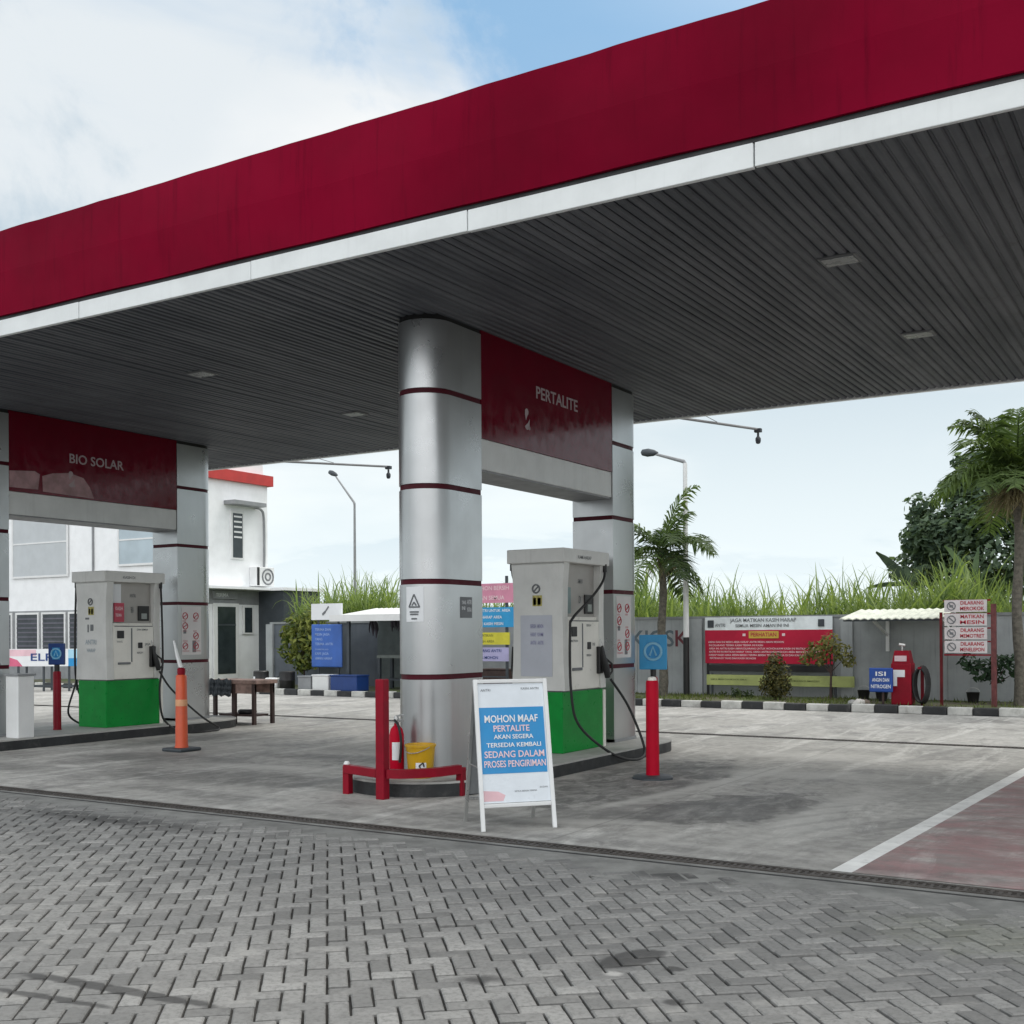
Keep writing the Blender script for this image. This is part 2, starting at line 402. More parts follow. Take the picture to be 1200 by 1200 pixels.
# white line and the red painted bay right of it
def lx(y): return -2.19+(y-7.66)*.0458
struct(MB().quad([(lx(7.64), 7.64, .004), (lx(7.64)+.14, 7.64, .004), (lx(16.7)+.14, 16.7, .004), (lx(16.7), 16.7, .004)]).build('white_line', M('worn white road paint', (.78, .78, .76), .7, var=.1, scale=4, dirt=.6, dirt_col=(.3, .29, .28))))
struct(MB().quad([(lx(7.64)+.14, 7.64, .004), (7, 7.64, .004), (7, 16.7, .004), (lx(16.7)+.14, 16.7, .004)]).build('red_bay', m_conc_red))

# block paving: every block is real, laid in herringbone
def paving():
    m, t, b, co = base_mat('concrete paving block')
    a = t.new('ShaderNodeAttribute', attribute_name='tone')
    c = t.mix(a.outputs['Fac'], (.175, .173, .167), (.325, .32, .308))
    n1 = t.noise(co, .5, 6, .6, .3); n2 = t.noise(co, 34, 5, .7); n3 = t.noise(co, 3.2, 6, .65)
    c = t.mix(t.rng(n1, .4, .7, 0, .45), c, (.145, .147, .146))
    c = t.mix(t.rng(n2, .42, .68, 0, .5), c, (.11, .108, .104))
    c = t.mix(t.rng(n3, .54, .7, 0, .45), c, (.36, .35, .33))
    c = t.mix(t.rng(t.noise(co, 1.7, 7, .7), .56, .72, 0, .5), c, (.115, .113, .11))
    nz = t.noise(co, 6, 6, .65)
    for s_ in ((-4.25, 3.5, .8, .055, R(5), .4, .45), (-4.4, 3.27, .45, .04, R(8), .5, .5), (-2.45, 5.12, .12, .24, R(-20), .25, .3), (-2.95, 7.0, .5, .22, .1, .8, .9), (-8.2, 6.7, 1.8, .3, 0, .9, .8), (-2.2, 5.05, .06, .05, 0, .5, .8), (-2.0, 4.6, .07, .06, 0, .5, .8), (-2.9, 4.45, .18, .1, .6, .8, .9)):
        c = t.mix(t.math('MULTIPLY', stain(t, co, nz, *s_[:5], soft=s_[5], amp=s_[6]), .76), c, (.042, .041, .041))
    c = t.mix(t.math('MULTIPLY', stain(t, co, nz, -2.42, 4.85, .07, .06, 0, .6, .9), .8), c, (.45, .44, .42))
    mo = t.math('MULTIPLY', stain(t, co, nz, -.9, 6.4, 1.1, .6, 0, .9, .9), .3)
    c = t.mix(mo, c, (.16, .175, .11))
    t.link(c, b.inputs['Base Color']); b.inputs['Roughness'].default_value = .8; b.inputs['Specular IOR Level'].default_value = .3
    bn = t.new('ShaderNodeBump'); bn.inputs['Strength'].default_value = .5; bn.inputs['Distance'].default_value = .004
    t.link(t.noise(co, 120, 4, .7), bn.inputs['Height']); t.link(bn.outputs[0], b.inputs['Normal'])
    rnd = random.Random(3); mb = MB()
    u = .1; ang = R(40.5); ca, sa = math.cos(ang), math.sin(ang); g = .006
    X0, X1, Y0, Y1 = -19, 8, -1.5, 7.06
    N = 205
    for i in range(-N, N):
        for j in range(-N, N):
            c_ = (i-j) % 4
            if c_ == 0: w_, h_ = 2*u, u
            elif c_ == 3: w_, h_ = u, 2*u
            else: continue
            px, py = i*u, j*u
            cx, cy = px+w_/2, py+h_/2
            wx, wy = cx*ca-cy*sa-6, cx*sa+cy*ca+3
            if not (X0 < wx < X1 and Y0 < wy < Y1): continue
            dz = rnd.gauss(0, .0025); r_ = rnd.gauss(0, .012)
            hw, hh = w_/2-g, h_/2-g; e = .0075; tx, ty = rnd.uniform(-.006, .006), rnd.uniform(-.006, .006)
            def P_(x, y, z):
                x, y = x*math.cos(r_)-y*math.sin(r_), x*math.sin(r_)+y*math.cos(r_)
                z += x*tx+y*ty
                return (wx+x*ca-y*sa, wy+x*sa+y*ca, z+dz)
            v = [P_(x, y, -.02) for x, y in ((-hw, -hh), (hw, -hh), (hw, hh), (-hw, hh))]
            v += [P_(x, y, -.006) for x, y in ((-hw, -hh), (hw, -hh), (hw, hh), (-hw, hh))]
            v += [P_(x, y, 0) for x, y in ((-hw+e, -hh+e), (hw-e, -hh+e), (hw-e, hh-e), (-hw+e, hh-e))]
            tone = min(1, max(0.0, rnd.gauss(.5, .27)))
            mb.add(v, [(8, 9, 10, 11)]+[(k, (k+1) % 4, 4+(k+1) % 4, 4+k) for k in range(4)]+[(4+k, 4+(k+1) % 4, 8+(k+1) % 4, 8+k) for k in range(4)], 0, tone)
    struct(mb.build('paving', m))
paving()

# drains
m_rust = M('rusty grate iron', (.085, .075, .068), .6, metal=.4, var=.3, scale=9)
m_channel = M('channel darkened for depth', (.012, .012, .012), .6, var=.3)  # near-black colour stands for the shade down in drain and groove
sheet('edging_groove', -60, 30, 7.33, 7.37, -.0035, m_channel)
def drain(y0, y1, x0, x1, label, bars=True):
    d = thing('drain_grate', label, 'drain', ((x0+x1)/2, (y0+y1)/2, 0), 0, 'drain channels across the forecourt')
    MB().quad([(x0, y0, -.013), (x1, y0, -.013), (x1, y1, -.013), (x0, y1, -.013)]).build('channel', m_channel, d)
    f = MB(); f.box(x0, x1, y0, y0+.03, -.012, .003); f.box(x0, x1, y1-.03, y1, -.012, .003); f.box(x0, x1, (y0+y1)/2-.008, (y0+y1)/2+.008, -.012, -.001); f.build('frame', m_rust, d)
    g = MB(); x = x0+.03
    while x < x1: g.box(x-.011, x+.011, y0+.035, y1-.035, -.0115, 0); x += .05
    g.build('bars', m_rust, d)
drain(7.44, 7.6, -20, 5, 'iron drain grate along the near edge of the concrete, in front of the paving blocks')
drain(16.78, 16.92, -20, 5, 'iron drain grate crossing the concrete beyond the pumps, far side of the canopy')

# kerb, verge
kb = MB(); x = -34.0; k = 0
rk = random.Random(5)
while x < 9:
    z = .15+rk.uniform(-.012, .012); y = 22.74+rk.uniform(-.012, .012)
    kb.box(x+.006, x+.444, y, 22.92, -.01, z, k % 2); x += .45; k += 1
struct(kb.build('kerb', [M('white kerb paint', (.55, .55, .52), .7, var=.15, scale=5, dirt=.6, dirt_col=(.2, .19, .17)), m_kerbblack], bevel=.02))
def vm():
    m, t, b, co = base_mat('verge soil and turf')
    c = t.mix(t.rng(t.noise(co, 1.2, 6, .6), .42, .6), (.115, .1, .07), (.085, .12, .035))
    c = t.mix(t.rng(t.noise(co, 14, 6, .7), .4, .7, 0, .5), c, (.05, .06, .025)); t.link(c, b.inputs['Base Color']); b.inputs['Roughness'].default_value = .95
    return m
m_verge = vm()
sheet('verge', -34, 9, 22.9, 25.6, .12, m_verge)
sheet('field', -120, 120, 25.7, 200, .02, m_verge)
rg = random.Random(11); g = MB()
for i in range(5200):
    x = rg.uniform(-13, 3); y = rg.uniform(22.95, 25.3)
    if math.sin(x*1.7)+math.sin(y*3+x) < -.7 or (x > -6.4 and rg.random() < .6): continue
    h = rg.uniform(.03, .11); a = rg.uniform(0, 6.28); dx, dy = math.cos(a)*.012, math.sin(a)*.012; lx_, ly_ = rg.uniform(-.05, .05), rg.uniform(-.05, .05)
    g.quad([(x-dx, y-dy, .115), (x+dx, y+dy, .115), (x+lx_, y+ly_, .12+h)], 0, rg.random())
stuff(g.build('verge_grass', leaf_mat('turf blade', (.06, .09, .02), (.2, .24, .07))), 'short patchy green grass on the verge behind the black and white kerb', 'grass')

# ------------------------------------------------------------------ canopy
SZ = 4.876; FY = 7.79; BY = 16.34; CX0, CX1 = -19.6, 6.0; ZT = 5.99
can = thing('station_canopy', 'wide petrol station canopy with dark red fascia, ribbed grey ceiling and silver columns', 'canopy', (-7.03, 12.0, 0))
rc = random.Random(2)
MB().box(CX0+.1, CX1-.1, FY+.1, BY-.1, SZ+.16, ZT-.12).build('roof', m_grey, can)
# fascia: lengths of red sheet, each slightly out of true
fa = MB(); js = [-19.6, -17.2, -14.8, -12.36, -9.94, -7.53, -5.14, -2.73, -.3, 2.1, 4.2, 6.0]
NX = 110
row = []
for i in range(NX+1):
    x = CX0+(CX1-CX0)*i/NX
    wob = .005*math.sin(x*1.9)+.004*math.sin(x*4.3+1)
    row.append((x, FY-.05+wob*.8, ZT+.002*math.sin(x*5.1+.6)+.002*math.sin(x*9.7), SZ+.195+.004*math.sin(x*3.1)))
for a, b_ in zip(row, row[1:]):
    for (za, zb) in ((0, .5), (.5, 1)):
        def pz(r_, f_): return (r_[0], r_[1]-.018*math.sin(math.pi*f_), r_[3]+(r_[2]-r_[3])*f_)
        fa.add([pz(a, za), pz(b_, za), pz(b_, zb), pz(a, zb)], [(0, 1, 2, 3)], 0, .5, True)
    fa.quad([(a[0], a[1], a[2]), (b_[0], b_[1], b_[2]), (b_[0], FY+.1, b_[2]), (a[0], FY+.1, a[2])])
    fa.quad([(a[0], a[1], a[3]), (a[0], FY+.08, a[3]), (b_[0], FY+.08, b_[3]), (b_[0], b_[1], b_[3])])
fa.build('fascia', m_red_fascia, can)
fb = MB(); fb.box(CX0+.02, CX1-.02, BY-.08, BY+.03, SZ+.195, ZT-.01); fb.build('fascia', m_red_fascia, can)
for xs in (CX0, CX1):
    MB().box(xs-.05 if xs < 0 else xs-.06, xs+.06 if xs < 0 else xs+.05, FY+.11, BY-.09, SZ+.195, ZT-.005).build('fascia', m_red_fascia, can)
MB().box(CX0+.05, CX1-.05, FY-.02, FY+.06, SZ+.158, SZ+.194).build('fascia_groove', m_black, can)
for a, b_ in zip(js, js[1:]):
    dz = rc.uniform(-.012, .012)
    MB().box(a+.005, b_-.005, FY-.03+rc.uniform(-.006, .006), FY+.015, SZ-.02+dz, SZ+.155+dz*.3).build('fascia_trim', m_trim, can, bevel=.006)
MB().box(CX0+.05, CX1-.05, BY-.06, BY+.02, SZ-.02, SZ+.19).build('fascia_trim', m_trim, can)
for xs in (CX0, CX1):
    MB().box(xs-.02, xs+.02, FY+.07, BY-.07, SZ-.02, SZ+.19).build('fascia_trim', m_trim, can)
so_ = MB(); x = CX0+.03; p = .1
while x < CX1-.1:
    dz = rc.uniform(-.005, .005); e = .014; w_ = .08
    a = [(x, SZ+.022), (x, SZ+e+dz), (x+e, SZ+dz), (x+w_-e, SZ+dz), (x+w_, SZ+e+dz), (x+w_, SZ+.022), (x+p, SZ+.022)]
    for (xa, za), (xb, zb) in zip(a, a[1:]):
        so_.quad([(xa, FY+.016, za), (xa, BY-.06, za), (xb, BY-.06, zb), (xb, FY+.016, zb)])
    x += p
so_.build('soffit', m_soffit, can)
for (x, y) in ((-2.79, 10.16), (-2.76, 13.18), (-10.8, 10.26), (-10.89, 13.36), (1.3, 10.2), (1.3, 13.2), (-17.6, 10.26), (-17.6, 13.36)):
    l = MB(); l.box(x-.17, x+.17, y-.14, y+.14, SZ-.012, SZ+.02); l = l.build('ceiling_light', M('dull lamp housing', (.1, .105, .11), .5), can, bevel=.01)
    MB().box(x-.14, x+.14, y-.11, y+.11, SZ-.018, SZ-.0125).build('lens', m_lamp, l)

def stadium(cx, ya, yb, r, front=True, back=True, n=14, hw=None):
    pts = []
    if front: pts += [(cx+r*math.cos(a), ya+r*math.sin(a)) for a in [math.pi+math.pi*k/n for k in range(n+1)]]
    else: pts += [(cx-r, ya), (cx+r, ya)]
    if back: pts += [(cx+r*math.cos(a), yb+r*math.sin(a)) for a in [math.pi*k/n for k in range(n+1)]]
    else: pts += [(cx+r, yb), (cx-r, yb)]
    return pts
bands = [1.07, 2.05, 3.03, 4.01]
BZ = [1.151, 2.132, 3.112, 4.093]
def column(cx, ya, yb, front, back):
    segs = [.15]+BZ+[SZ-.05]
    m = MB()
    for a, b_ in zip(segs, segs[1:]):
        m.prism(stadium(cx, ya, yb, .3, front, back), a+(.028 if a > .2 else 0), b_-(.028 if b_ < SZ-.1 else 0), 0, True)
    c = m.build('column', m_alu, can)
    for z in BZ: MB().prism(stadium(cx, ya, yb, .288, front, back), z-.0275, z+.0275, 0, True).build('band', m_band, c)
    MB().prism(stadium(cx, ya, yb, .285, front, back), SZ-.0495, SZ+.02, 0, True).build('shadow_gap', m_black, c)
    MB().prism(stadium(cx, ya, yb, .312, front, back), .151, .19, 0, True).build('plinth', m_grey, c)
    return c
IX = [-7.03, -15.19]
cols = {}
for n_, cx in enumerate(IX):
    cols[n_, 0] = column(cx, 9.83, 10.41, True, False)
    cols[n_, 1] = column(cx, 13.58, 14.16, False, True)
    fx = cx+.29
    b_ = MB().box(cx-.285, cx+.285, 10.412, 13.578, 3.372, 3.704).build('cross_beam', m_beam, can, bevel=.008)
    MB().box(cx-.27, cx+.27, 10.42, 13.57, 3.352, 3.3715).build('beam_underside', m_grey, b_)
    s_ = MB().box(cx-.296, cx+.296, 10.416, 13.574, 3.706, SZ-.002).build('sign_panel', m_signred, can)
    word = 'PERTALITE' if n_ == 0 else 'BIO SOLAR'
    for sd in (1, -1):
        org = (cx+sd*.296, 12.0, 4.42 if n_ == 0 else 4.35)
        rt = (0, sd, 0)
        letters('lettering', [(word, .1 if n_ == 0 else -.05, -.02 if n_ == 0 else -.05, .2, 0, 1.02)], org, rt, (0, 0, 1), m_pale, s_, local=False)
        # small emblem of curls below the word
        e_ = MB(); oy = -.62 if n_ == 0 else -.52
        rv = Vector(rt); ov = Vector(org)+rv.cross(Vector((0, 0, 1)))*.006
        zv = Vector((0, 0, 1))
        def blob(pts_): e_.add([ov+rv*(oy+x_)+zv*(-.4+z_) for x_, z_ in pts_], [tuple(range(len(pts_)))])
        arc = lambda cx_, cz_, ra, a0, a1, n=9: [(cx_+ra*math.cos(R(a0+(a1-a0)*k/n)), cz_+ra*math.sin(R(a0+(a1-a0)*k/n))) for k in range(n+1)]
        blob(arc(0, -.03, .055, -160, 20)+[(.06, .05), (.02, .0)]); blob([(-.03, .02), (-.05, .09)]+arc(-.01, .12, .04, 160, -60)); blob(arc(.05, -.06, .022, 0, 330))
        e_.build('emblem', m_pale, s_)
    if n_ == 1:
        xf = fx+.0075
        for k, poly in enumerate((((10.42, 3.76), (10.9, 3.77), (10.93, 4.0), (10.84, 4.04), (10.42, 4.0)), ((10.98, 3.75), (11.9, 3.73), (11.82, 3.9), (11.7, 4.03), (11.45, 4.08), (11.15, 4.04), (10.97, 3.98)))):
            MB().add([(xf+.001*k, y, z) for y, z in poly], [tuple(range(len(poly)))]).build('faded_patch', M('faded pinkish film', (.36, .22, .23), .5, var=.3, scale=4), s_)
# stickers on the near round column and the square ends of the far ones
c = cols[0, 0]
def curved(name, cx, cy, r, a0, a1, z0, z1, mat, parent, off=.004, n=8):
    m = MB()
    for k in range(n):
        aa, ab = a0+(a1-a0)*k/n, a0+(a1-a0)*(k+1)/n
        P_ = lambda a, z: (cx+(r+off)*math.cos(a), cy+(r+off)*math.sin(a), z)
        m.add([P_(aa, z0), P_(ab, z0), P_(ab, z1), P_(aa, z1)], [(0, 1, 2, 3)], 0, .5, True)
    return m.build(name, mat, parent)
def curved_strokes(name, cx, cy, r, am, z, segs, mat, parent, off=.007, t=.008):
    m = MB()
    for (xa, za, xb, zb) in segs:
        P_ = lambda x, zz: (cx+(r+off)*math.cos(am+x/r), cy+(r+off)*math.sin(am+x/r), z+zz)
        m.tube([P_(xa+(xb-xa)*k/4, za+(zb-za)*k/4) for k in range(5)], t, 5)
    return m.build(name, mat, parent)
am = R(277)
st = curved('warning_sticker', -7.03, 9.83, .3, am-.34, am+.34, 1.72, 2.08, m_txtwhite, c)
curved_strokes('triangle', -7.03, 9.83, .3, am, 1.9, [(-.06, -.03, .06, -.03), (.06, -.03, 0, .1), (0, .1, -.06, -.03), (-.025, -.015, .0, .02), (.0, .02, .025, -.015), (-.05, -.08, .05, -.08), (-.045, -.105, .045, -.105), (-.03, -.15, .03, -.15)], m_txtgrey, c)
nt = MB().box(-6.7285, -6.725, 9.98, 10.2, 1.76, 1.98).build('notice', m_txtgrey, c)
q = MB(); scrawl(q, .02, .1, .14, .04, (-6.725, 9.98, 1.76), (0, 1, 0), (0, 0, 1)); scrawl(q, .02, .1, .08, .04, (-6.725, 9.98, 1.76), (0, 1, 0), (0, 0, 1)); scrawl(q, .12, .2, .14, .05, (-6.725, 9.98, 1.76), (0, 1, 0), (0, 0, 1)); scrawl(q, .12, .2, .06, .05, (-6.725, 9.98, 1.76), (0, 1, 0), (0, 0, 1))
q.build('small_print', m_txtwhite, nt)
rs = random.Random(21)
for n_, cx in enumerate(IX):
    c = cols[n_, 1]; fx = cx+.3
    # sheet of small red symbols on the side of the far column
    p_ = MB().box(fx+.001, fx+.004, 13.66, 14.1, 1.26, 2.08).build('safety_notice', M('pale notice film', (.6, .58, .58), .4, var=.05), c)
    q = MB()
    for r_ in range(4):
        for k in range(2):
            yy = .08+.24*k; zz = .66-r_*.17
            ring = [Vector((fx+.0065, 13.66+yy+.055*math.cos(a), 1.26+zz+.055*math.sin(a))) for a in [2*math.pi*i/12 for i in range(13)]]
            if (r_+k) % 3 != 2: q.tube(ring, .007, 5); q.tube([ring[1], ring[7]], .007, 5)
            scrawl(q, yy-.06, yy+.1, zz-.1, .025, (fx+.004, 13.66, 1.26), (0, 1, 0), (0, 0, 1), 0, .003, rnd=rs)
    q.build('symbol_print', m_txtred, p_)
    q = MB(); q.box(fx+.0045, fx+.007, 13.7, 13.76, 1.62, 1.68); q.box(fx+.0045, fx+.007, 13.9, 13.98, 1.3, 1.5)
    q.build('dark_marks', m_txtgrey, p_)
# cctv arms reaching out from the back edge
for xa, xb, yb in ((-7.05, -6.36, 18.2), (-15.2, -13.97, 18.2)):
    a = MB().tube([(xa, BY-.1, SZ+.02), (xa+.02, BY+.15, SZ+.03), (xb, yb, SZ+.04)], .022, 8).build('camera_arm', m_grey, can)
    q = MB(); q.obox((xb, yb, SZ+.02), (.055, 0, 0), (0, .04, 0), (0, 0, .03)); q.tube([(xb, yb, SZ-.02), (xb, yb, SZ-.08)], .02, 8)
    q.lathe((xb, yb, SZ-.17), [(.015, -.03), (.035, -.02), (.045, .02), (.045, .06), (.025, .09)], 14)
    q.build('camera', m_dark, a)
    MB().tube([(xa, BY-.05, SZ+.3), ((xa+xb)/2, (BY+yb)/2, SZ+.05)], .006, 6).build('stay', m_grey, a)

# ------------------------------------------------------------------ pump islands
for n_, cx in enumerate(IX):
    isl = thing('pump_island', ['low black sided pump island under the silver column nearest the camera', 'low black sided pump island at the left edge, under the second dispenser'][n_], 'pump island', (cx, 11.92, 0), 0, 'pump islands under the canopy')
    MB().prism(stadium(cx, 9.8, 14.05, .83), -.01, .128, 0, True).build('kerb_side', m_kerbblack, isl)
    MB().prism(stadium(cx, 9.8, 14.05, .835), .1285, .15, 0, True).build('top_slab', m_islandtop, isl, bevel=.008)

# ------------------------------------------------------------------ fuel dispensers
def bez(pts, n=8):
    """smooth curve through the points"""
    P_ = [Vector(p) for p in pts]; out = []
    for i in range(len(P_)-1):
        p0, p1, p2, p3 = P_[max(i-1, 0)], P_[i], P_[i+1], P_[min(i+2, len(P_)-1)]
        for k in range(n):
            u = k/n; out.append(.5*((2*p1)+(p2-p0)*u+(2*p0-5*p1+4*p2-p3)*u*u+(3*p1-p0-3*p2+p3)*u**3))
    out.append(P_[-1]); return out

def nozzle(d, side, y, z, tilt=0):
    """nozzle hung in its holster on the long face; local frame, side = +1 / -1"""
    s = side; x = s*.36
    b = LB(); b.obox((x, y, z+.12), (.035, 0, 0), (0, .05, 0), (0, 0, .17)); h = b.build('nozzle_holster', m_black, d, bevel=.012)
    n = LB()
    n.tube([(x+s*.06, y-.04, z+.3), (x+s*.07, y-.02, z+.18), (x+s*.085, y+.02, z+.02), (x+s*.09, y+.05, z-.1)], [.017, .028, .045, .035], 10)
    n.tube([(x+s*.07, y+.0, z+.16), (x+s*.13, y+.09, z+.07), (x+s*.13, y+.1, z-.02), (x+s*.095, y+.05, z-.1)], .014, 8)
    n.tube([(x+s*.06, y-.04, z+.3), (x+s*.03, y-.05, z+.38)], .013, 8, 1)
    return n.build('nozzle', [m_black, m_steel], d)

def dispenser(cx, label, variant):
    d = thing('fuel_dispenser', label, 'fuel dispenser', (cx, 12.55, .15), 0, 'fuel dispensers on the islands')
    # local: x across (faces at +-.33), y along (+-.54), z from the island top
    LB().box(-.33, .33, -.53, .53, 0, .735).build('skirt', m_green, d, bevel=.01)
    LB().box(-.315, .315, -.515, .515, .7355, .75).build('skirt_seam', m_txtgrey, d)
    # the end panels: grey sheets, a little bowed outward
    for s in (-1, 1):
        e = LB(); ys = s*.54
        prof = [(.37, .751), (.35, 1.1), (.34, 1.6), (.345, 2.0), (.37, 2.29)]
        for (xa, za), (xb, zb) in zip(prof, prof[1:]):
            for sg in (1,):
                v = [(-xa, ys-s*.13, za), (xa, ys-s*.13, za), (xa, ys, za), (-xa, ys, za), (-xb, ys-s*.13, zb), (xb, ys-s*.13, zb), (xb, ys, zb), (-xb, ys, zb)]
                e.add(v, [(0, 1, 5, 4), (2, 3, 7, 6), (1, 2, 6, 5), (3, 0, 4, 7)])
        v = prof[-1]; e.quad([(-v[0], ys-s*.13, v[1]), (v[0], ys-s*.13, v[1]), (v[0], ys, v[1]), (-v[0], ys, v[1])])
        v = prof[0]; e.quad([(-v[0], ys-s*.13, v[1]), (-v[0], ys, v[1]), (v[0], ys, v[1]), (v[0], ys-s*.13, v[1])])
        ep = e.build('end_panel', m_pumpgrey, d)
        if s < 0:
            y_ = ys-.003
            q = LB(); q.box(-.07, .06, y_-.002, y_+.002, 1.77, 1.9); q.build('hazard_sticker', M('yellow hazard sticker', (.42, .37, .1), .5, var=.3, scale=30), ep)
            q = LB(); q.tube([(-.02+.05*math.cos(a), y_-.003, 1.98+.05*math.sin(a)) for a in [2*math.pi*i/12 for i in range(13)]], .01, 5); q.tube([(-.055, y_-.003, 1.945), (.015, y_-.003, 2.015)], .009, 5)
            q.box(-.06, -.02, y_-.002, y_+.002, 1.785, 1.87, 0); q.box(.0, .045, y_-.002, y_+.002, 1.785, 1.87, 0); q.build('warning_symbol', m_txtgrey, ep)
            if variant == 0:
                f = LB(); f.box(-.24, .2, y_-.002, y_+.001, .92, 1.66); f = f.build('notice_sheet', M('bluish notice film', (.5, .52, .58), .4, var=.05), ep)
                q = LB()
                for r_ in range(3):
                    for cc in range(2): scrawl(q, -.1+cc*.1, -.02+cc*.1, 1.5-r_*.1, .05, (0, y_-.0025, 0), (1, 0, 0), (0, 0, 1), 0, .002)
                q.build('small_print', M('violet print', (.25, .25, .42), .6), f)
            else:
                q = LB(); q.box(-.09, -.06, y_-.002, y_+.001, 1.5, 1.62); q.box(-.02, .05, y_-.002, y_+.001, 1.52, 1.62); q.box(-.14, -.05, y_-.002, y_+.001, 1.7, 1.73); q.build('small_plate', m_txtgrey, ep)
                q = LB(); scrawl(q, -.14, .12, 1.3, .08, (0, y_-.001, 0), (1, 0, 0), (0, 0, 1), 0, .002); scrawl(q, -.1, .1, 1.18, .06, (0, y_-.001, 0), (1, 0, 0), (0, 0, 1), 0, .002); q.build('chalk_marks', M('faint blue marks', (.36, .42, .46), .6), ep)
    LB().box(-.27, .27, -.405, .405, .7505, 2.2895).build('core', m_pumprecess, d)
    h = LB().box(-.40, .40, -.60, .60, 2.29, 2.46).build('header', m_pumpgrey, d, bevel=.012)
    for s in (1, -1):
        q = LB(); scrawl(q, -.25, .1, 2.34, .045, (s*.4, 0, 0), (0, s, 0), (0, 0, 1), 0, .003); q.build('maker_plate', m_txtgrey, h)
        # lower face: keypad plates, slot, receipt tray
        f = LB().box(min(s*.271, s*.345), max(s*.271, s*.345), -.404, .404, .752, 1.6).build('service_panel', m_pumpwhite, d, bevel=.01)
        q = LB(); x = s*.346
        q.box(min(x, x+s*.006), max(x, x+s*.006), -.055, -.035, 1.02, 1.56, 0); q.box(min(x, x+s*.006), max(x, x+s*.006), -.38, .38, 1.585, 1.597, 0); q.build('panel_seam', m_txtgrey, f)
        y0 = lambda a: a*s
        q = LB(); q.box(min(x, x+s*.012), max(x, x+s*.012), min(y0(-.33), y0(-.2)), max(y0(-.33), y0(-.2)), 1.4, 1.52); q.build('keypad', m_txtblack, f, bevel=.004)
        q = LB(); q.box(min(x, x+s*.01), max(x, x+s*.01), min(y0(.08), y0(.17)), max(y0(.08), y0(.17)), 1.24, 1.33); q.build('button_plate', m_txtblack, f, bevel=.006)
        q = LB(); q.box(min(x, x+s*.02), max(x, x+s*.02), min(y0(-.32), y0(-.08)), max(y0(-.32), y0(-.08)), .985, 1.02); q.build('receipt_slot', m_txtgrey, f, bevel=.004)
        q = LB(); scrawl(q, -.34, -.12, 1.33, .03, (x, 0, 0), (0, s, 0), (0, 0, 1), 0, .003); scrawl(q, .06, .3, 1.15, .03, (x, 0, 0), (0, s, 0), (0, 0, 1), 0, .003); scrawl(q, .06, .3, 1.52, .03, (x, 0, 0), (0, s, 0), (0, 0, 1), 0, .003); scrawl(q, .22, .33, 1.28, .04, (x, 0, 0), (0, s, 0), (0, 0, 1), 0, .003); q.build('small_print', m_txtgrey, f)
        LB().box(min(s*.271, s*.31), max(s*.271, s*.31), -.404, .404, 1.601, 1.64).build('ledge', m_pumpwhite, d)
        # display window and its surround high on the recessed face
        q = LB(); x = s*.2715
        a, b_ = (.14, .36)
        q.box(min(x, x+s*.02), max(x, x+s*.02), min(y0(a), y0(b_)), max(y0(a), y0(b_)), 1.68, 1.92); q = q.build('display', m_black, d, bevel=.006)
        z = LB(); xx = s*.292
        z.box(min(xx, xx+s*.003), max(xx, xx+s*.003), min(y0(a+.06), y0(b_-.05)), max(y0(a+.06), y0(b_-.05)), 1.71, 1.8); z.build('screen', M('grey lcd', (.3, .33, .32), .2, var=.1), q)
        q = LB(); scrawl(q, -.02, .1, 2.05, .06, (x, 0, 0), (0, s, 0), (0, 0, 1), 0, .004); scrawl(q, .0, .06, 1.8, .1, (x, 0, 0), (0, s, 0), (0, 0, 1), 0, .004); q.build('price_print', m_txtgrey, d)
        if variant == 0:
            q = LB(); q.box(min(x, x+s*.012), max(x, x+s*.012), min(y0(-.36), y0(-.22)), max(y0(-.36), y0(-.22)), 1.68, 2.0); q.build('notice_plate', M('dull teal plate', (.2, .28, .28), .4), d)
        else:
            q = LB(); q.box(min(x, x+s*.015), max(x, x+s*.015), min(y0(-.39), y0(-.2)), max(y0(-.39), y0(-.2)), 1.66, 2.26); q.build('poster', m_txtwhite, d)
            q = LB(); q.box(min(x+s*.03, x+s*.05), max(x+s*.03, x+s*.05), min(y0(-.36), y0(-.17)), max(y0(-.36), y0(-.17)), 1.66, 1.96); q = q.build('price_plate', M('red plate', (.5, .05, .09), .4), d)
            z = LB(); scrawl(z, -.34, -.2, 1.84, .06, (x+s*.05, 0, 0), (0, s, 0), (0, 0, 1), 0, .003); scrawl(z, -.34, -.22, 1.74, .05, (x+s*.05, 0, 0), (0, s, 0), (0, 0, 1), 0, .003); z.build('small_print', m_txtpink, q)
        nozzle(d, s, s*.38 if variant == 0 else s*.36, .98)
        r_ = .0165
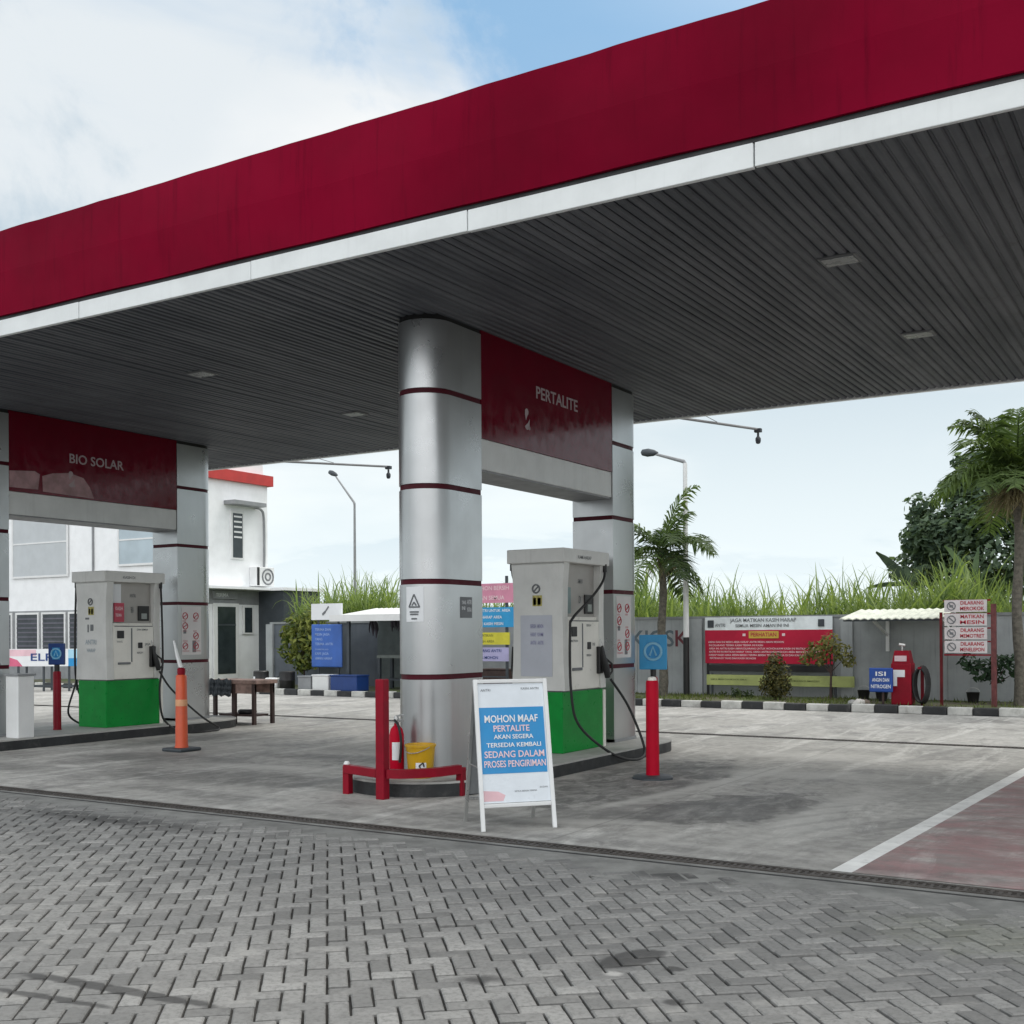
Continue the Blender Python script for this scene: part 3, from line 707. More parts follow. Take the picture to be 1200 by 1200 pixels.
        if variant == 0:
            pts = [(s*.385, .5*s, 2.28), (s*.40, .42*s, 2.1), (s*.41, .05*s, 1.86), (s*.415, -.42*s, 1.62), (s*.42, -.5*s, 1.45), (s*.43, -.5*s, .75), (s*.5, -.42*s, .33), (s*.78, -.1*s, -.02), (s*.92, .3*s, -.115), (s*.86, .62*s, .0), (s*.66, .6*s, .5), (s*.48, .45*s, .86)]
        else:
            pts = [(s*.385, .52*s, 2.28), (s*.40, .52*s, 2.0), (s*.41, .53*s, 1.4), (s*.42, .5*s, .7), (s*.44, .3*s, .25), (s*.5, .2*s, .02), (s*.56, .3*s, .015), (s*.62, .5*s, .2), (s*.5, .48*s, .6), (s*.46, .42*s, .86)] if s < 0 else [(s*.385, .52*s, 2.28), (s*.40, .52*s, 2.0), (s*.41, .53*s, 1.4), (s*.42, .52*s, .95), (s*.44, .44*s, .6), (s*.52, .4*s, .2), (s*.72, .35*s, .02), (s*.92, .5*s, -.12), (s*1.1, .9*s, -.125), (s*1.0, 1.2*s, -.1), (s*.8, 1.0*s, .1), (s*.55, .6*s, .55), (s*.46, .42*s, .86)]
        hs = LB().tube(bez(pts, 7), r_, 8).build('hose', m_rubber, d)
        q = LB(); q.tube([(s*.385, pts[0][1], 2.31), (s*.385, pts[0][1], 2.21)], .026, 8); q.build('hose_coupling', m_black, hs)
    LB().box(.2, .335, .535, .6, 0, .72).build('white_corner_post', m_pumpwhite, d)
    return d
dispenser(-6.97, 'tall grey and green fuel dispenser with looping black hose, behind the A-frame board', 0)
dispenser(-15.11, 'grey and green fuel dispenser with red price plate, beside the orange delineator post', 1)

# ------------------------------------------------------------------ things round the near column
g = thing('bumper_guard', 'red steel bumper guard with one tall post around the nose of the near island', 'guard rail', (-6.88, 9.0, 0))
A_, B_, C_ = (-7.41, 8.96), (-6.87, 8.83), (-6.34, 9.4)
MB().box(B_[0]-.05, B_[0]+.05, B_[1]-.05, B_[1]+.05, -.005, 1.16).build('post', m_redpaint, g, bevel=.012)
for q in (A_, C_): MB().box(q[0]-.038, q[0]+.038, q[1]-.038, q[1]+.038, -.005, .279).build('leg', m_redpaint, g, bevel=.008)
MB().bar((A_[0]-.02, A_[1], .25), (B_[0]-.052, B_[1]+.01, .245), .085, .085).build('rail', m_redpaint, g, bevel=.008)
rr = MB(); ctr = [(B_[0]+.045, B_[1]+.02, .245), (-6.66, 8.93, .245), (-6.47, 9.13, .25), (C_[0], C_[1]-.02, .262)]
pts = bez(ctr, 4)
ring = []
for k, p_ in enumerate(pts):
    d_ = (pts[min(k+1, len(pts)-1)]-pts[max(k-1, 0)]).normalized(); sd_ = d_.cross(Vector((0, 0, 1))).normalized()*.04; u_ = Vector((0, 0, .0425))
    ring.append([p_-sd_-u_, p_+sd_-u_, p_+sd_+u_, p_-sd_+u_])
for a, b_ in zip(ring, ring[1:]):
    rr.add(a+b_, [(q_, (q_+1) % 4, 4+(q_+1) % 4, 4+q_) for q_ in range(4)], 0, .5, True)
rr.quad(ring[0][::-1]); rr.quad(ring[-1])
rr.build('rail', m_redpaint, g)
MB().lathe((A_[0]-.01, A_[1], .28), [(.03, 0), (.035, .02), (.02, .045)], 12).build('cap', m_white, g)

e = thing('fire_extinguisher', 'red fire extinguisher standing between the tall red post and the column', 'fire extinguisher', (-7.1, 9.36, .15))
MB().lathe((-7.1, 9.36, .15), [(.07, 0), (.075, .02), (.075, .42), (.06, .48), (.025, .52), (.025, .54)], 20).build('cylinder', m_redbright, e)
q = MB(); q.lathe((-7.1, 9.36, .69), [(.028, 0), (.03, .04), (.02, .07)], 12); q.bar((-7.1, 9.36, .76), (-7.0, 9.33, .78), .025, .015); q.bar((-7.1, 9.36, .73), (-7.0, 9.33, .72), .025, .012); q.build('valve', m_steel, e)
MB().tube(bez([(-7.1, 9.33, .72), (-7.02, 9.29, .66), (-6.99, 9.29, .5), (-7.01, 9.29, .3)], 6), .014, 8).build('hose', m_rubber, e)
curved('label', -7.1, 9.36, .075, R(270), R(345), .32, .5, m_txtwhite, e, .002)

b = thing('bucket', 'yellow plastic bucket standing on the island in front of the silver column', 'bucket', (-6.83, 9.4, .15))
prof = [(.118, 0), (.122, .01), (.148, .31), (.158, .312), (.158, .335), (.146, .337), (.142, .31), (.114, .02)]
MB().lathe((-6.83, 9.4, .15), prof, 28).build('pail', m_yellow, b)
MB().tube([(-6.83+.16*math.cos(a), 9.4+.16*math.sin(a), .465-.06*math.sin((a-R(200))/R(140)*math.pi)) for a in [R(200+10*k) for k in range(15)]], .005, 6).build('handle', m_steel, b)
lb = curved('label', -6.83, 9.4, .135, R(285), R(330), .19, .31, m_txtwhite, b, .003)
curved_strokes('mark', -6.83, 9.4, .138, R(308), .28, [(-.02, 0, .02, .03), (.02, .03, .03, -.01), (-.02, 0, .0, -.04)], m_txtblack, b, .006, .007)

# A-frame board
A = Vector((-5.02, 7.76, 0)); Bv = Vector((-4.62, 8.22, 0)); dv = (Bv-A).normalized(); ct = (A+Bv)/2
rz = math.atan2(dv.y, dv.x)
bd = thing('a_frame_board', 'white framed A-frame board with blue notice in front of the pumps', 'a-frame sign', (ct.x, ct.y, 0), rz)
# local: x along the board, y to the back, z up; the face leans back .24 over 1.22
W2 = .305; lean = .24/1.22
fx_ = lambda x, z, o=0: (x, z*lean+.0*o-o, z)   # o = proud of the face
n_dir = Vector((0, -1, lean)).normalized()
def fp(x, z, o=0): return Vector((x, z*lean, z))+n_dir*o
fr = LB()
for s in (-1, 1): fr.bar(fp(s*W2, 0), fp(s*W2*.99, 1.215), .034, .03)
fr.bar(fp(-W2+.0175, 1.2), fp(W2-.0175, 1.2), .034, .03); fr.bar(fp(-W2+.0175, .2), fp(W2-.0175, .2), .034, .03)
fr.build('frame', m_white, bd, bevel=.005)
pn = LB(); z0, z1 = .22, 1.18
pn.add([fp(-W2+.016, z0, -.004), fp(W2-.016, z0, -.004), fp(W2-.016, z1, -.004), fp(-W2+.016, z1, -.004), fp(-W2+.016, z0, -.012), fp(W2-.016, z0, -.012), fp(W2-.016, z1, -.012), fp(-W2+.016, z1, -.012)], [(0, 1, 2, 3), (5, 4, 7, 6), (0, 4, 5, 1), (3, 2, 6, 7)])
pn = pn.build('notice_panel', M('white printed panel', (.7, .75, .8), .35, var=.04, scale=6), bd)
bp = LB(); zb0, zb1 = .452, .985
bp.add([fp(-W2+.018, zb0, -.001), fp(W2-.03, zb0, -.001), fp(W2-.03, zb1, -.001), fp(-W2+.018, zb1, -.001)], [(0, 1, 2, 3)])
bp = bp.build('blue_field', m_blue, pn)
org = fp(0, 0, 0)
upv = Vector((0, lean, 1)).normalized(); sc_ = math.sqrt(1+lean*lean)
def board_letters():
    fr_ = FR[bd.name]
    o3 = fr_ @ Vector((0, 0, 0)); r3 = fr_.to_3x3() @ Vector((1, 0, 0)); u3 = fr_.to_3x3() @ upv
    letters('lettering', [('MOHON MAAF', -.012, .888*sc_, .085, 0, .46), ('PERTALITE', -.015, .81*sc_, .072, 1, .31), ('AKAN SEGERA', .0, .744*sc_, .05, 0, .34), ('TERSEDIA KEMBALI', .0, .678*sc_, .05, 0, .47),
        ('SEDANG DALAM', .0, .602*sc_, .076, 1, .515), ('PROSES PENGIRIMAN', .0, .525*sc_, .076, 1, .53)], o3, r3, u3, [m_txtwhite, m_txtpink], bp, off=.003, local=False)
    q = MB(); scrawl(q, -.26, -.13, 1.115*sc_, .022, o3, r3, u3, 0, .0); scrawl(q, .09, .26, 1.125*sc_, .02, o3, r3, u3, 0, .0)
    scrawl(q, -.02, .2, .3*sc_, .014, o3, r3, u3, 0, .0); scrawl(q, .2, .27, .325*sc_, .014, o3, r3, u3, 0, .0)
    q.build('small_print', m_txtgrey, pn)
board_letters()
rl = LB(); rl.add([fp(-W2+.02, .235, -.002), fp(-.12, .235, -.002), fp(-.1, .28, -.002), fp(-.16, .31, -.002), fp(-W2+.02, .32, -.002)], [(0, 1, 2, 3, 4)]); rl.build('red_corner', M('faded red corner', (.74, .48, .52), .5), pn)
bk = LB()
for s in (-1, 1): bk.bar((s*(W2-.004), .56, 0), (s*(W2-.004), .262, 1.2), .03, .026)
bk.bar((-W2+.02, .512, .2), (W2-.02, .512, .2), .028, .026)
bk.build('back_leg_frame', m_steel, bd, bevel=.004)
bk = LB(); yb = lambda z: .56-.298*z/1.2
bk.add([(-W2+.02, yb(.24), .24), (W2-.02, yb(.24), .24), (W2-.02, yb(1.16), 1.16), (-W2+.02, yb(1.16), 1.16), (-W2+.02, yb(.24)+.006, .24), (W2-.02, yb(.24)+.006, .24), (W2-.02, yb(1.16)+.006, 1.16), (-W2+.02, yb(1.16)+.006, 1.16)], [(0, 1, 2, 3), (5, 4, 7, 6), (0, 4, 5, 1), (2, 6, 7, 3), (0, 3, 7, 4), (1, 5, 6, 2)])
bk.build('back_panel', m_grey, bd)
LB().tube([(-W2, .115, .5), (-W2+.01, .43, .5)], .006, 6).build('stay', m_steel, bd)

# red bollard
bo = thing('red_bollard', 'red plastic bollard on a flat black foot right of the pump island', 'bollard', (-5.245, 11.52, 0))
MB().lathe((-5.245, 11.52, 0), [(.235, 0), (.235, .018), (.2, .035), (.09, .04)], 8).build('foot', m_dark, bo)
MB().lathe((-5.245, 11.52, .04), [(.075, 0), (.073, .02), (.07, 1.0), (.062, 1.03)], 20).build('post', m_redbright, bo)
MB().lathe((-5.245, 11.52, 1.0702), [(.05, 0), (.045, .03), (.02, .04)], 16).build('cap', m_pumpwhite, bo)
# orange delineator
od = thing('delineator_post', 'orange delineator post on a square rubber foot, with white tape on top', 'delineator', (-12.15, 11.14, 0))
MB().box(-12.34, -11.96, 10.95, 11.33, 0, .05).build('foot', m_dark, od, bevel=.02)
MB().lathe((-12.15, 11.14, .05), [(.095, 0), (.085, .05), (.075, .98), (.06, 1.0)], 18).build('post', m_orange, od)
MB().lathe((-12.15, 11.14, .62), [(.0835, 0), (.081, .09)], 18).build('reflective_band', M('pale orange band', (.75, .38, .2), .3), od)
MB().lathe((-12.15, 11.14, 1.0505), [(.05, 0), (.055, .03), (.055, .08), (.03, .1)], 14).build('cap', m_redpaint, od)
MB().tube([(-12.15, 11.14, 1.14), (-12.2, 11.12, 1.3), (-12.25, 11.1, 1.52)], [.03, .026, .012], 8).build('white_tape', m_white, od)

# blue number signs on red posts
def blue_sign(x, y, h, w_, hh, rz, label):
    s = thing('post_sign', label, 'sign', (x, y, .15), rz, 'blue signs on red posts at the islands')
    LB().lathe((0, 0, 0), [(.065, 0), (.06, .02), (.06, h-.12), (.05, h-.1)], 16).build('post', m_redpaint, s)
    LB().tube([(0, 0, h-.1), (0, 0, h)], .04, 10).build('neck', m_black, s)
    p_ = LB().box(-w_/2, w_/2, -.03, .03, h, h+hh).build('panel', m_blue2 if h < 1 else m_navy, s, bevel=.012)
    q = LB(); q.tube([(w_*.3*math.cos(a), -.034, h+hh*.52+w_*.3*math.sin(a)) for a in [2*math.pi*i/20 for i in range(21)]], w_*.05, 6)
    q.tube([(-w_*.12, -.034, h+hh*.4), (0, -.034, h+hh*.66), (w_*.12, -.034, h+hh*.4)], w_*.04, 6)
    q.build('emblem', M('pale blue emblem', (.25, .55, .75), .4), p_)
    q = LB(); q.box(-w_*.24, w_*.24, -.0325, -.0305, h+hh*.25, h+hh*.8); q.build('emblem_field', m_blue, p_)
blue_sign(-6.62, 14.58, .93, .38, .48, R(20), 'sky blue sign on a red post at the far end of the near island')
blue_sign(-15.21, 11.45, 1.0, .25, .33, R(30), 'dark blue sign on a red post left of the second dispenser')
# white cabinet on the left island
wb = thing('white_cabinet', 'white painted metal box on the left island beside its near column', 'box', (-14.54, 10.32, .15))
MB().box(-14.68, -14.4, 10.2, 10.46, .15, 1.03).build('body', m_white, wb, bevel=.01)
MB().box(-14.7, -14.38, 10.18, 10.48, 1.031, 1.06).build('lid', m_grey, wb, bevel=.006)

# wooden table beyond the left island
tb = thing('wooden_table', 'weathered wooden table with a lower shelf beyond the left island', 'table', (-14.9, 15.15, 0))
MB().box(-15.5, -14.38, 14.9, 15.45, .72, .79).build('tabletop', m_wood, tb, bevel=.012)
q = MB(); q.box(-15.44, -14.44, 14.93, 14.97, .55, .718); q.box(-15.44, -14.44, 15.38, 15.42, .55, .718); q.build('apron', m_wood, tb)
for x in (-15.42, -14.47):
    for y in (14.94, 15.4): MB().box(x-.03, x+.03, y-.03, y+.03, 0, .719).build('leg', m_wooddark, tb)
MB().box(-14.98, -14.91, 14.91, 14.97, 0, .719).build('leg', m_wooddark, tb)
MB().box(-15.36, -14.53, 14.97, 15.36, .14, .175).build('shelf', m_wooddark, tb)
q = tag(MB().prism([(-14.86+.2*math.cos(a)*(1+.15*math.sin(3*a)), 15.15+.13*math.sin(a)) for a in [2*math.pi*k/18 for k in range(18)]], .176, .25).build('black_bag', m_black, bevel=.03), 'black bag lying on the lower shelf of the wooden table', 'bag')
ck = MB(); rr_ = random.Random(4)
for i in range(9):
    for j in range(3):
        x0 = -15.5+i*.06; z0 = .74-j*.09; f_ = lambda i_, j_: (-15.5+i_*.06, 14.885-.02*math.sin(i_*1.7+j_)-.01*j_, .8-j_*.1+.02*math.sin(i_*2.1))
        ck.add([f_(i, j), f_(i+1, j), f_(i+1, j+1), f_(i, j+1)], [(0, 1, 2, 3)], 0, .5, True)
o = ck.build('cloth', m_dark); md = o.modifiers.new('solid', 'SOLIDIFY'); md.thickness = .006
tag(o, 'dark crumpled cloth hanging over the front edge of the wooden table', 'cloth')

# ------------------------------------------------------------------ white building on the left
bl = thing('station_building', 'white two storey station building with red roof trim on the left', 'building', (-28, 26, 0))
MB().box(-46, -28, 26, 29.6, .0, 6.72).build('wall', m_wallwhite, bl)
MB().box(-46.1, -27.85, 25.85, 29.75, 6.721, 7.08).build('roof_trim', M('red roof trim', (.5, .04, .035), .5, var=.1), bl)
MB().box(-45.9, -28.1, 26.1, 29.5, 7.081, 7.45).build('parapet', m_wallwhite, bl)
MB().tube([(-28.3, 28.9, 7.45), (-28.3, 28.9, 8.3)], .02, 6).build('roof_pole', m_grey, bl)
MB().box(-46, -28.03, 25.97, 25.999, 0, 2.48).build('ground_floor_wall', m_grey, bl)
def wn(name, x0, x1, z0, z1, glass, bars=0, louv=False):
    f = MB(); t_ = .07
    f.box(x0, x1, 25.93, 25.968, z0, z0+t_); f.box(x0, x1, 25.93, 25.968, z1-t_, z1); f.box(x0, x0+t_, 25.93, 25.968, z0+t_, z1-t_); f.box(x1-t_, x1, 25.93, 25.968, z0+t_, z1-t_)
    f = f.build('window', m_white, bl)
    MB().box(x0+t_+.002, x1-t_-.002, 25.95, 25.966, z0+t_+.002, z1-t_-.002).build('pane', glass, f)
    if louv:
        q = MB(); z = z0+.16
        while z < z1-.1: q.box(x0+t_+.003, x1-t_-.003, 25.935, 25.949, z, z+.05); z += .16
        q.build('louvres', M('louvre grey', (.12, .12, .15), .5), f)
    if bars: MB().box(x0+t_+.003, x1-t_-.003, 25.935, 25.949, bars, bars+.05).build('transom', m_white, f)
wn('w', -36.95, -33.85, 3.65, 5.9, M('pane with painted grey reflection', (.5, .53, .55), .4, var=.04), 4.85)  # pale pane colour stands for sky reflected in the glass
wn('w', -31.3, -29.2, 3.9, 5.9, m_glass2, 4.75)
wn('w', -41.5, -38.2, 3.65, 5.9, M('pane with painted pale reflection', (.55, .58, .6), .4), 4.85)  # sky reflection painted into this pane as well
for x0, x1 in ((-38.3, -36.95), (-36.75, -35.45), (-35.3, -34.0), (-33.85, -32.5), (-32.3, -31.0)): wn('w', x0, x1, 1.05, 2.42, m_dark, 0, True)
q = MB(); q.box(-32.6, -32.54, 25.94, 25.999, 2.5, 6.7); q.box(-29.0, -28.96, 25.94, 25.999, 2.5, 6.7); q.build('facade_seam', m_grey, bl)
# right-hand side of the building: x = -28 plane
y_ = lambda px: 27.06+(px-250)*.0403
z_ = lambda py: 1.6+(743.2-py)*.0286
f = MB(); f.box(-27.999, -27.95, y_(269), y_(284), z_(655), z_(598)); f = f.build('window', m_white, bl)
MB().box(-27.9495, -27.94, y_(271), y_(282), z_(653), z_(601)).build('pane', m_glass, f)
q = MB()
for k in range(5): q.box(-27.939, -27.93, y_(272), y_(281), z_(606+k*6), z_(604+k*6))
q.build('louvres', m_white, f)
MB().box(-27.999, -27.5, y_(262), y_(299), z_(592), z_(587.5)).build('window_hood', m_grey, bl)
MB().tube(bez([(-27.9, y_(297), z_(592)), (-27.9, y_(303), z_(594)), (-27.9, y_(306), z_(603)), (-27.9, y_(306.5), z_(640)), (-27.9, y_(306), z_(668))], 5), .045, 8).build('pipe', m_grey, bl)
ac = MB().box(-27.998, -27.65, y_(291), y_(312), z_(686), z_(663)).build('air_conditioner', m_white, bl, bevel=.02)
q = MB(); q.tube([(-27.645, y_(304)+.26*math.cos(a), z_(674.5)+.26*math.sin(a)) for a in [2*math.pi*i/16 for i in range(17)]], .03, 6); q.tube([(-27.645, y_(304)+.12*math.cos(a), z_(674.5)+.12*math.sin(a)) for a in [2*math.pi*i/16 for i in range(17)]], .03, 6); q.build('fan_grille', m_txtgrey, ac)
MB().box(-27.66, -27.64, y_(291.3), y_(294), z_(685), z_(663.5)).build('side_grille', m_black, ac)
MB().box(-27.999, -27.3, 26.0, 29.6, z_(691), z_(688)).build('ledge', m_wallwhite, bl)
MB().box(-27.999, -27.985, 26.0, 29.6, z_(708), z_(691)-.01).build('painted_shade_band', m_grey, bl)  # grey strip paints the shade below the ledge
q = MB().box(-27.984, -27.9, y_(248), y_(275), z_(702), z_(693)).build('name_strip', m_grey, bl)
zz_ = MB(); scrawl(zz_, .1, .95, .06, .12, (-27.9, y_(248), z_(702)), (0, 1, 0), (0, 0, 1), 0, .004); zz_.build('small_print', m_txtwhite, q)
dr = MB().box(-27.9845, -27.93, y_(249), y_(277), .14, z_(707)).build('door', m_white, bl)
MB().box(-27.929, -27.92, y_(253), y_(273), .3, z_(711)).build('pane', m_glass, dr)
MB().box(-27.9195, -27.91, y_(253), y_(273), z_(733), z_(731)).build('cross_bar', m_dark, dr)
f = MB().box(-27.9845, -27.94, y_(282), y_(295), z_(743), z_(709)).build('window', m_white, bl)
MB().box(-27.9395, -27.93, y_(284), y_(292.5), z_(741), z_(711.5)).build('pane', m_glass, f)
an = thing('annex_block', 'dark slate utility block standing against the right end of the white building', 'annex', (-27.4, 29.5, 0))
MB().box(-27.998, -26.85, 29.15, 31, 0, 3.08).build('wall', m_dark, an)
MB().box(-28.0, -26.7, 29.0, 31.1, 3.0805, 3.18).build('roof_slab', m_wallwhite, an)

# gas cylinder rack with banner, in front of the building
gr = thing('banner_rack', 'black rack carrying a pink and white banner with blue end, by the white building', 'banner', (-28.75, 21.2, 0), R(28))
f = LB()
for x in (-1.5, -.75, 0, .75, 1.5):
    for y in (0, .5): f.box(x-.025, x+.025, y-.025, y+.025, 0, 1.0)
for y in (0, .5):
    for z in (.12, .72): f.box(-1.5, 1.5, y-.02, y+.02, z, z+.04)
f.build('frame', m_dark, gr)
q = LB(); q.box(-1.55, 1.55, -.05, -.03, .72, 1.22); q = q.build('banner', m_txtwhite, gr)
z = LB(); z.add([(-1.55, -.052, .72), (-.6, -.052, .72), (-.75, -.052, .9), (-1.2, -.052, 1.05), (-1.55, -.052, .95)], [(0, 1, 2, 3, 4)]); z.build('pink_wave', M('pink print', (.62, .12, .22), .5), q)
z = LB(); z.add([(-1.55, -.0515, 1.0), (-.2, -.0515, 1.02), (-.2, -.0515, 1.2), (-1.55, -.0515, 1.2)], [(0, 1, 2, 3)]); z.build('pale_wash', M('pale pink print', (.75, .5, .56), .5), q)
z = LB(); z.box(.75, 1.5, -.053, -.0505, .72, .95); z.build('blue_field', m_blue, q)
z = LB(); z.box(.75, 1.5, -.054, -.0505, .955, 1.2); z.build('pale_blue_field', M('pale blue print', (.35, .6, .75), .5), q)
fr_ = FR[gr.name]
letters('lettering', [('ELPIJI', .12, .97, .3, 0, .95)], fr_ @ Vector((0, -.055, 0)), fr_.to_3x3() @ Vector((1, 0, 0)), (0, 0, 1), m_navy, q, local=False)

# ------------------------------------------------------------------ boundary wall and what hangs on it
bw = thing('boundary_wall', 'long low grey boundary wall in front of the tall green cane', 'wall', (-8, 25.55, 0))
m_wall = M('grey wall paint', (.34, .362, .37), .75, var=.14, scale=1.2, streak=.35, streak_col=(.1, .105, .1), bump=.25, bscale=25)
wl = MB()
x = -24.0
while x < 11.9:
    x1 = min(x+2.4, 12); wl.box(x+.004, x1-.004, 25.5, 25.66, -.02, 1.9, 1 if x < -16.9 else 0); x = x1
wl.build('panel', [m_wall, M('wall paint darkened as shade', (.1, .115, .135), .75, var=.14, scale=1.2, streak=.3, bump=.25, bscale=25)], bw)  # left panels carry their shade as a darker wall colour
MB().box(-24.02, 12.02, 25.47, 25.69, 1.9005, 1.96).build('coping', M('wall coping', (.25, .265, .265), .7, var=.15), bw)
for x in (-24, -19.2, -14.4, -10.42, -6.9, -2.2, 2.6, 7.4): MB().box(x-.13, x+.13, 25.42, 25.499, 0, 1.899).build('pier', m_wall, bw)
letters('lettering', [('O', -.62, 0, .55, 1), ('S', -.3, 0, .55, 1), ('K', 0, 0, .55, 0), ('I', -.9, 0, .55, 1), ('K', -1.15, 0, .55, 1)], (-10.85, 25.5, 1.42), (1, 0, 0), (0, 0, 1), [M('dull maroon paint', (.14, .03, .04), .7), M('dull grey blue paint', (.1, .13, .15), .7)], bw, local=False)

bn = thing('red_banner', 'wide red banner with white header strip hung along the grey wall', 'banner', (-8.67, 25.36, .13))
f = MB(); f.box(-10.15, -10.1, 25.36, 25.4, .12, 1.9); f.box(-7.25, -7.2, 25.36, 25.4, .12, 1.9); f.box(-10.1, -7.25, 25.36, 25.4, .68, .82); f.box(-10.1, -7.25, 25.36, 25.4, 1.86, 1.9); f.build('frame', m_black, bn)
sh_ = MB(); nx = 24
for i in range(nx):
    for (za, zb, mi) in ((.86, 1.63, 0), (1.63, 1.93, 1)):
        pt = lambda i_, z: (-10.17+2.99*i_/nx, 25.33+.008*math.sin(i_*1.3+z*3), z)
        sh_.add([pt(i, za), pt(i+1, za), pt(i+1, zb), pt(i, zb)], [(0, 1, 2, 3)], mi, .5, True)
sh_ = sh_.build('banner_sheet', [M('red banner print', (.46, .012, .045), .5, var=.12, scale=1.5, spec=.25), M('pale banner header', (.78, .84, .86), .5)], bn)
O3, RX, UZ = (-10.17, 25.318, .86), (1, 0, 0), (0, 0, 1)
q = MB(); scrawl(q, .62, 2.32, .95, .085, O3, RX, UZ); scrawl(q, .75, 2.1, .83, .075, O3, RX, UZ); scrawl(q, .25, .5, .84, .08, O3, RX, UZ); q.build('header_print', m_txtgrey, sh_)
q = MB(); q.box(-10.1, -9.95, 25.314, 25.318, 1.69, 1.86); q.box(-7.5, -7.36, 25.314, 25.318, 1.7, 1.86); q.build('crest', m_dark, sh_)
p_ = MB(); p_.box(-9.1, -8.4, 25.312, 25.318, 1.44, 1.6); p_ = p_.build('title_plate', m_txtyellow, sh_)
letters('title', [('PERHATIAN', 0, 0, .13, 0, .6)], (-8.75, 25.311, 1.52), RX, UZ, m_txtred, p_, local=False)
q = MB(); rb = random.Random(8)
for r_, (a, b_) in enumerate(((.08, 1.9), (.1, 1.6), (.1, 2.7), (.1, 2.75), (.1, 2.5), (.12, 1.3))): scrawl(q, a, b_, .47-r_*.075, .045, O3, RX, UZ, rnd=rb)
q.box(-9.25, -9.18, 25.314, 25.318, 1.49, 1.55); q.box(-8.32, -8.25, 25.314, 25.318, 1.49, 1.55)
q.build('small_print', m_txtpink, sh_)
lo = thing('low_green_board', 'low yellow-green board with a thin printed line under the red banner', 'board', (-8.6, 25.3, .12))
p_ = MB().box(-10.12, -6.7, 25.28, 25.31, .36, .6).build('panel', M('yellow green paint', (.4, .45, .16), .6, var=.2, scale=2), lo)
q = MB(); scrawl(q, .1, 1.2, .13, .04, (-10.12, 25.28, .34), RX, UZ, rnd=rb); scrawl(q, 1.9, 2.8, .12, .04, (-10.12, 25.28, .34), RX, UZ, rnd=rb); q.build('print', M('olive print', (.1, .13, .04), .6), p_)
for x in (-10.0, -7.12): MB().box(x-.02, x+.02, 25.311, 25.35, .1, .62).build('leg', m_dark, lo)

# ------------------------------------------------------------------ air and nitrogen corner on the right
sr = thing('lean_to_roof', 'pale corrugated lean-to roof on white brackets over the red air pump', 'shelter roof', (-5.6, 25.4, 1.2))
r_ = MB(); nx = 52
for i in range(nx):
    pt = lambda i_, y, z, dz=0: (-6.62+2.04*i_/nx, y, z+.014*math.sin(i_*math.pi/2)+dz)
    r_.add([pt(i, 23.85, 1.85), pt(i+1, 23.85, 1.85), pt(i+1, 25.49, 2.06), pt(i, 25.49, 2.06)], [(0, 1, 2, 3)])
    r_.add([pt(i, 23.85, 1.85, -.02), pt(i, 25.49, 2.06, -.02), pt(i+1, 25.49, 2.06, -.02), pt(i+1, 23.85, 1.85, -.02)], [(0, 1, 2, 3)])
    r_.add([pt(i, 23.85, 1.85, -.02), pt(i+1, 23.85, 1.85, -.02), pt(i+1, 23.85, 1.85), pt(i, 23.85, 1.85)], [(0, 1, 2, 3)])
r_.build('corrugated_sheet', M('pale fibre sheet', (.66, .68, .58), .6, var=.15, scale=3, dirt=.25, dirt_col=(.3, .3, .24)), sr)
for x in (-6.02, -4.66):
    q = MB(); q.box(x-.035, x+.035, 25.41, 25.47, 1.15, 1.98); q.bar((x, 25.41, 1.5), (x, 24.1, 1.84), .05, .05); q.bar((x, 25.41, 1.95), (x, 23.9, 1.83), .05, .04); q.build('bracket', m_white, sr)
q = MB(); q.box(-6.55, -4.65, 23.9, 23.95, 1.79, 1.828); q.box(-6.55, -4.65, 25.36, 25.409, 1.985, 2.02); q.build('batten', m_dark, sr)

ap = thing('air_pump', 'red tyre air pump cabinet with a white mark, under the lean-to roof', 'air pump', (-5.28, 23.5, .13))
MB().box(-5.47, -5.08, 23.35, 23.7, .13, .95).build('cabinet', m_redpaint, ap, bevel=.02)
q = MB(); q.add([(-5.45, 23.36, .9505), (-5.1, 23.36, .9505), (-5.14, 23.4, 1.2), (-5.41, 23.4, 1.2), (-5.45, 23.68, .9505), (-5.1, 23.68, .9505), (-5.14, 23.62, 1.2), (-5.41, 23.62, 1.2)], [(0, 1, 2, 3), (5, 4, 7, 6), (1, 5, 6, 2), (4, 0, 3, 7), (3, 2, 6, 7)]); hd = q.build('gauge_head', m_redpaint, ap)
MB().box(-5.4, -5.17, 23.36, 23.38, .99, 1.1).build('gauge', M('pale pink dial', (.6, .45, .48), .4), hd)
q = MB(); q.box(-5.42, -5.35, 23.34, 23.3495, .5, .82); q.box(-5.349, -5.2, 23.34, 23.3495, .68, .82); q.build('mark', m_txtwhite, ap)
q = MB(); q.tube([(-5.28, 23.5, 1.2), (-5.28, 23.5, 1.32)], .02, 8); q.tube([(-5.34, 23.5, 1.32), (-5.22, 23.5, 1.3)], .03, 8); q.build('outlet', m_steel, ap)
hr = thing('hose_coil', 'coil of black air hose hung on a red stand beside the air pump', 'hose', (-4.92, 23.5, .13))
for k in range(5):
    MB().tube([(-4.93+.13*math.cos(a)+.006*k, 23.4+.045*k+.02*math.sin(a*2), .52+(.33+.01*k)*math.sin(a)) for a in [2*math.pi*i/20 for i in range(21)]], .022, 7).build('loop', m_rubber, hr)
q = MB(); q.box(-4.96, -4.9, 23.62, 23.66, .12, .9); q.box(-4.96, -4.9, 23.36, 23.619, .84, .88); q.build('stand', m_redpaint, hr)
sg = thing('air_sign', 'small dark blue sign with three white lines beside the red air pump', 'sign', (-5.63, 23.22, .13))
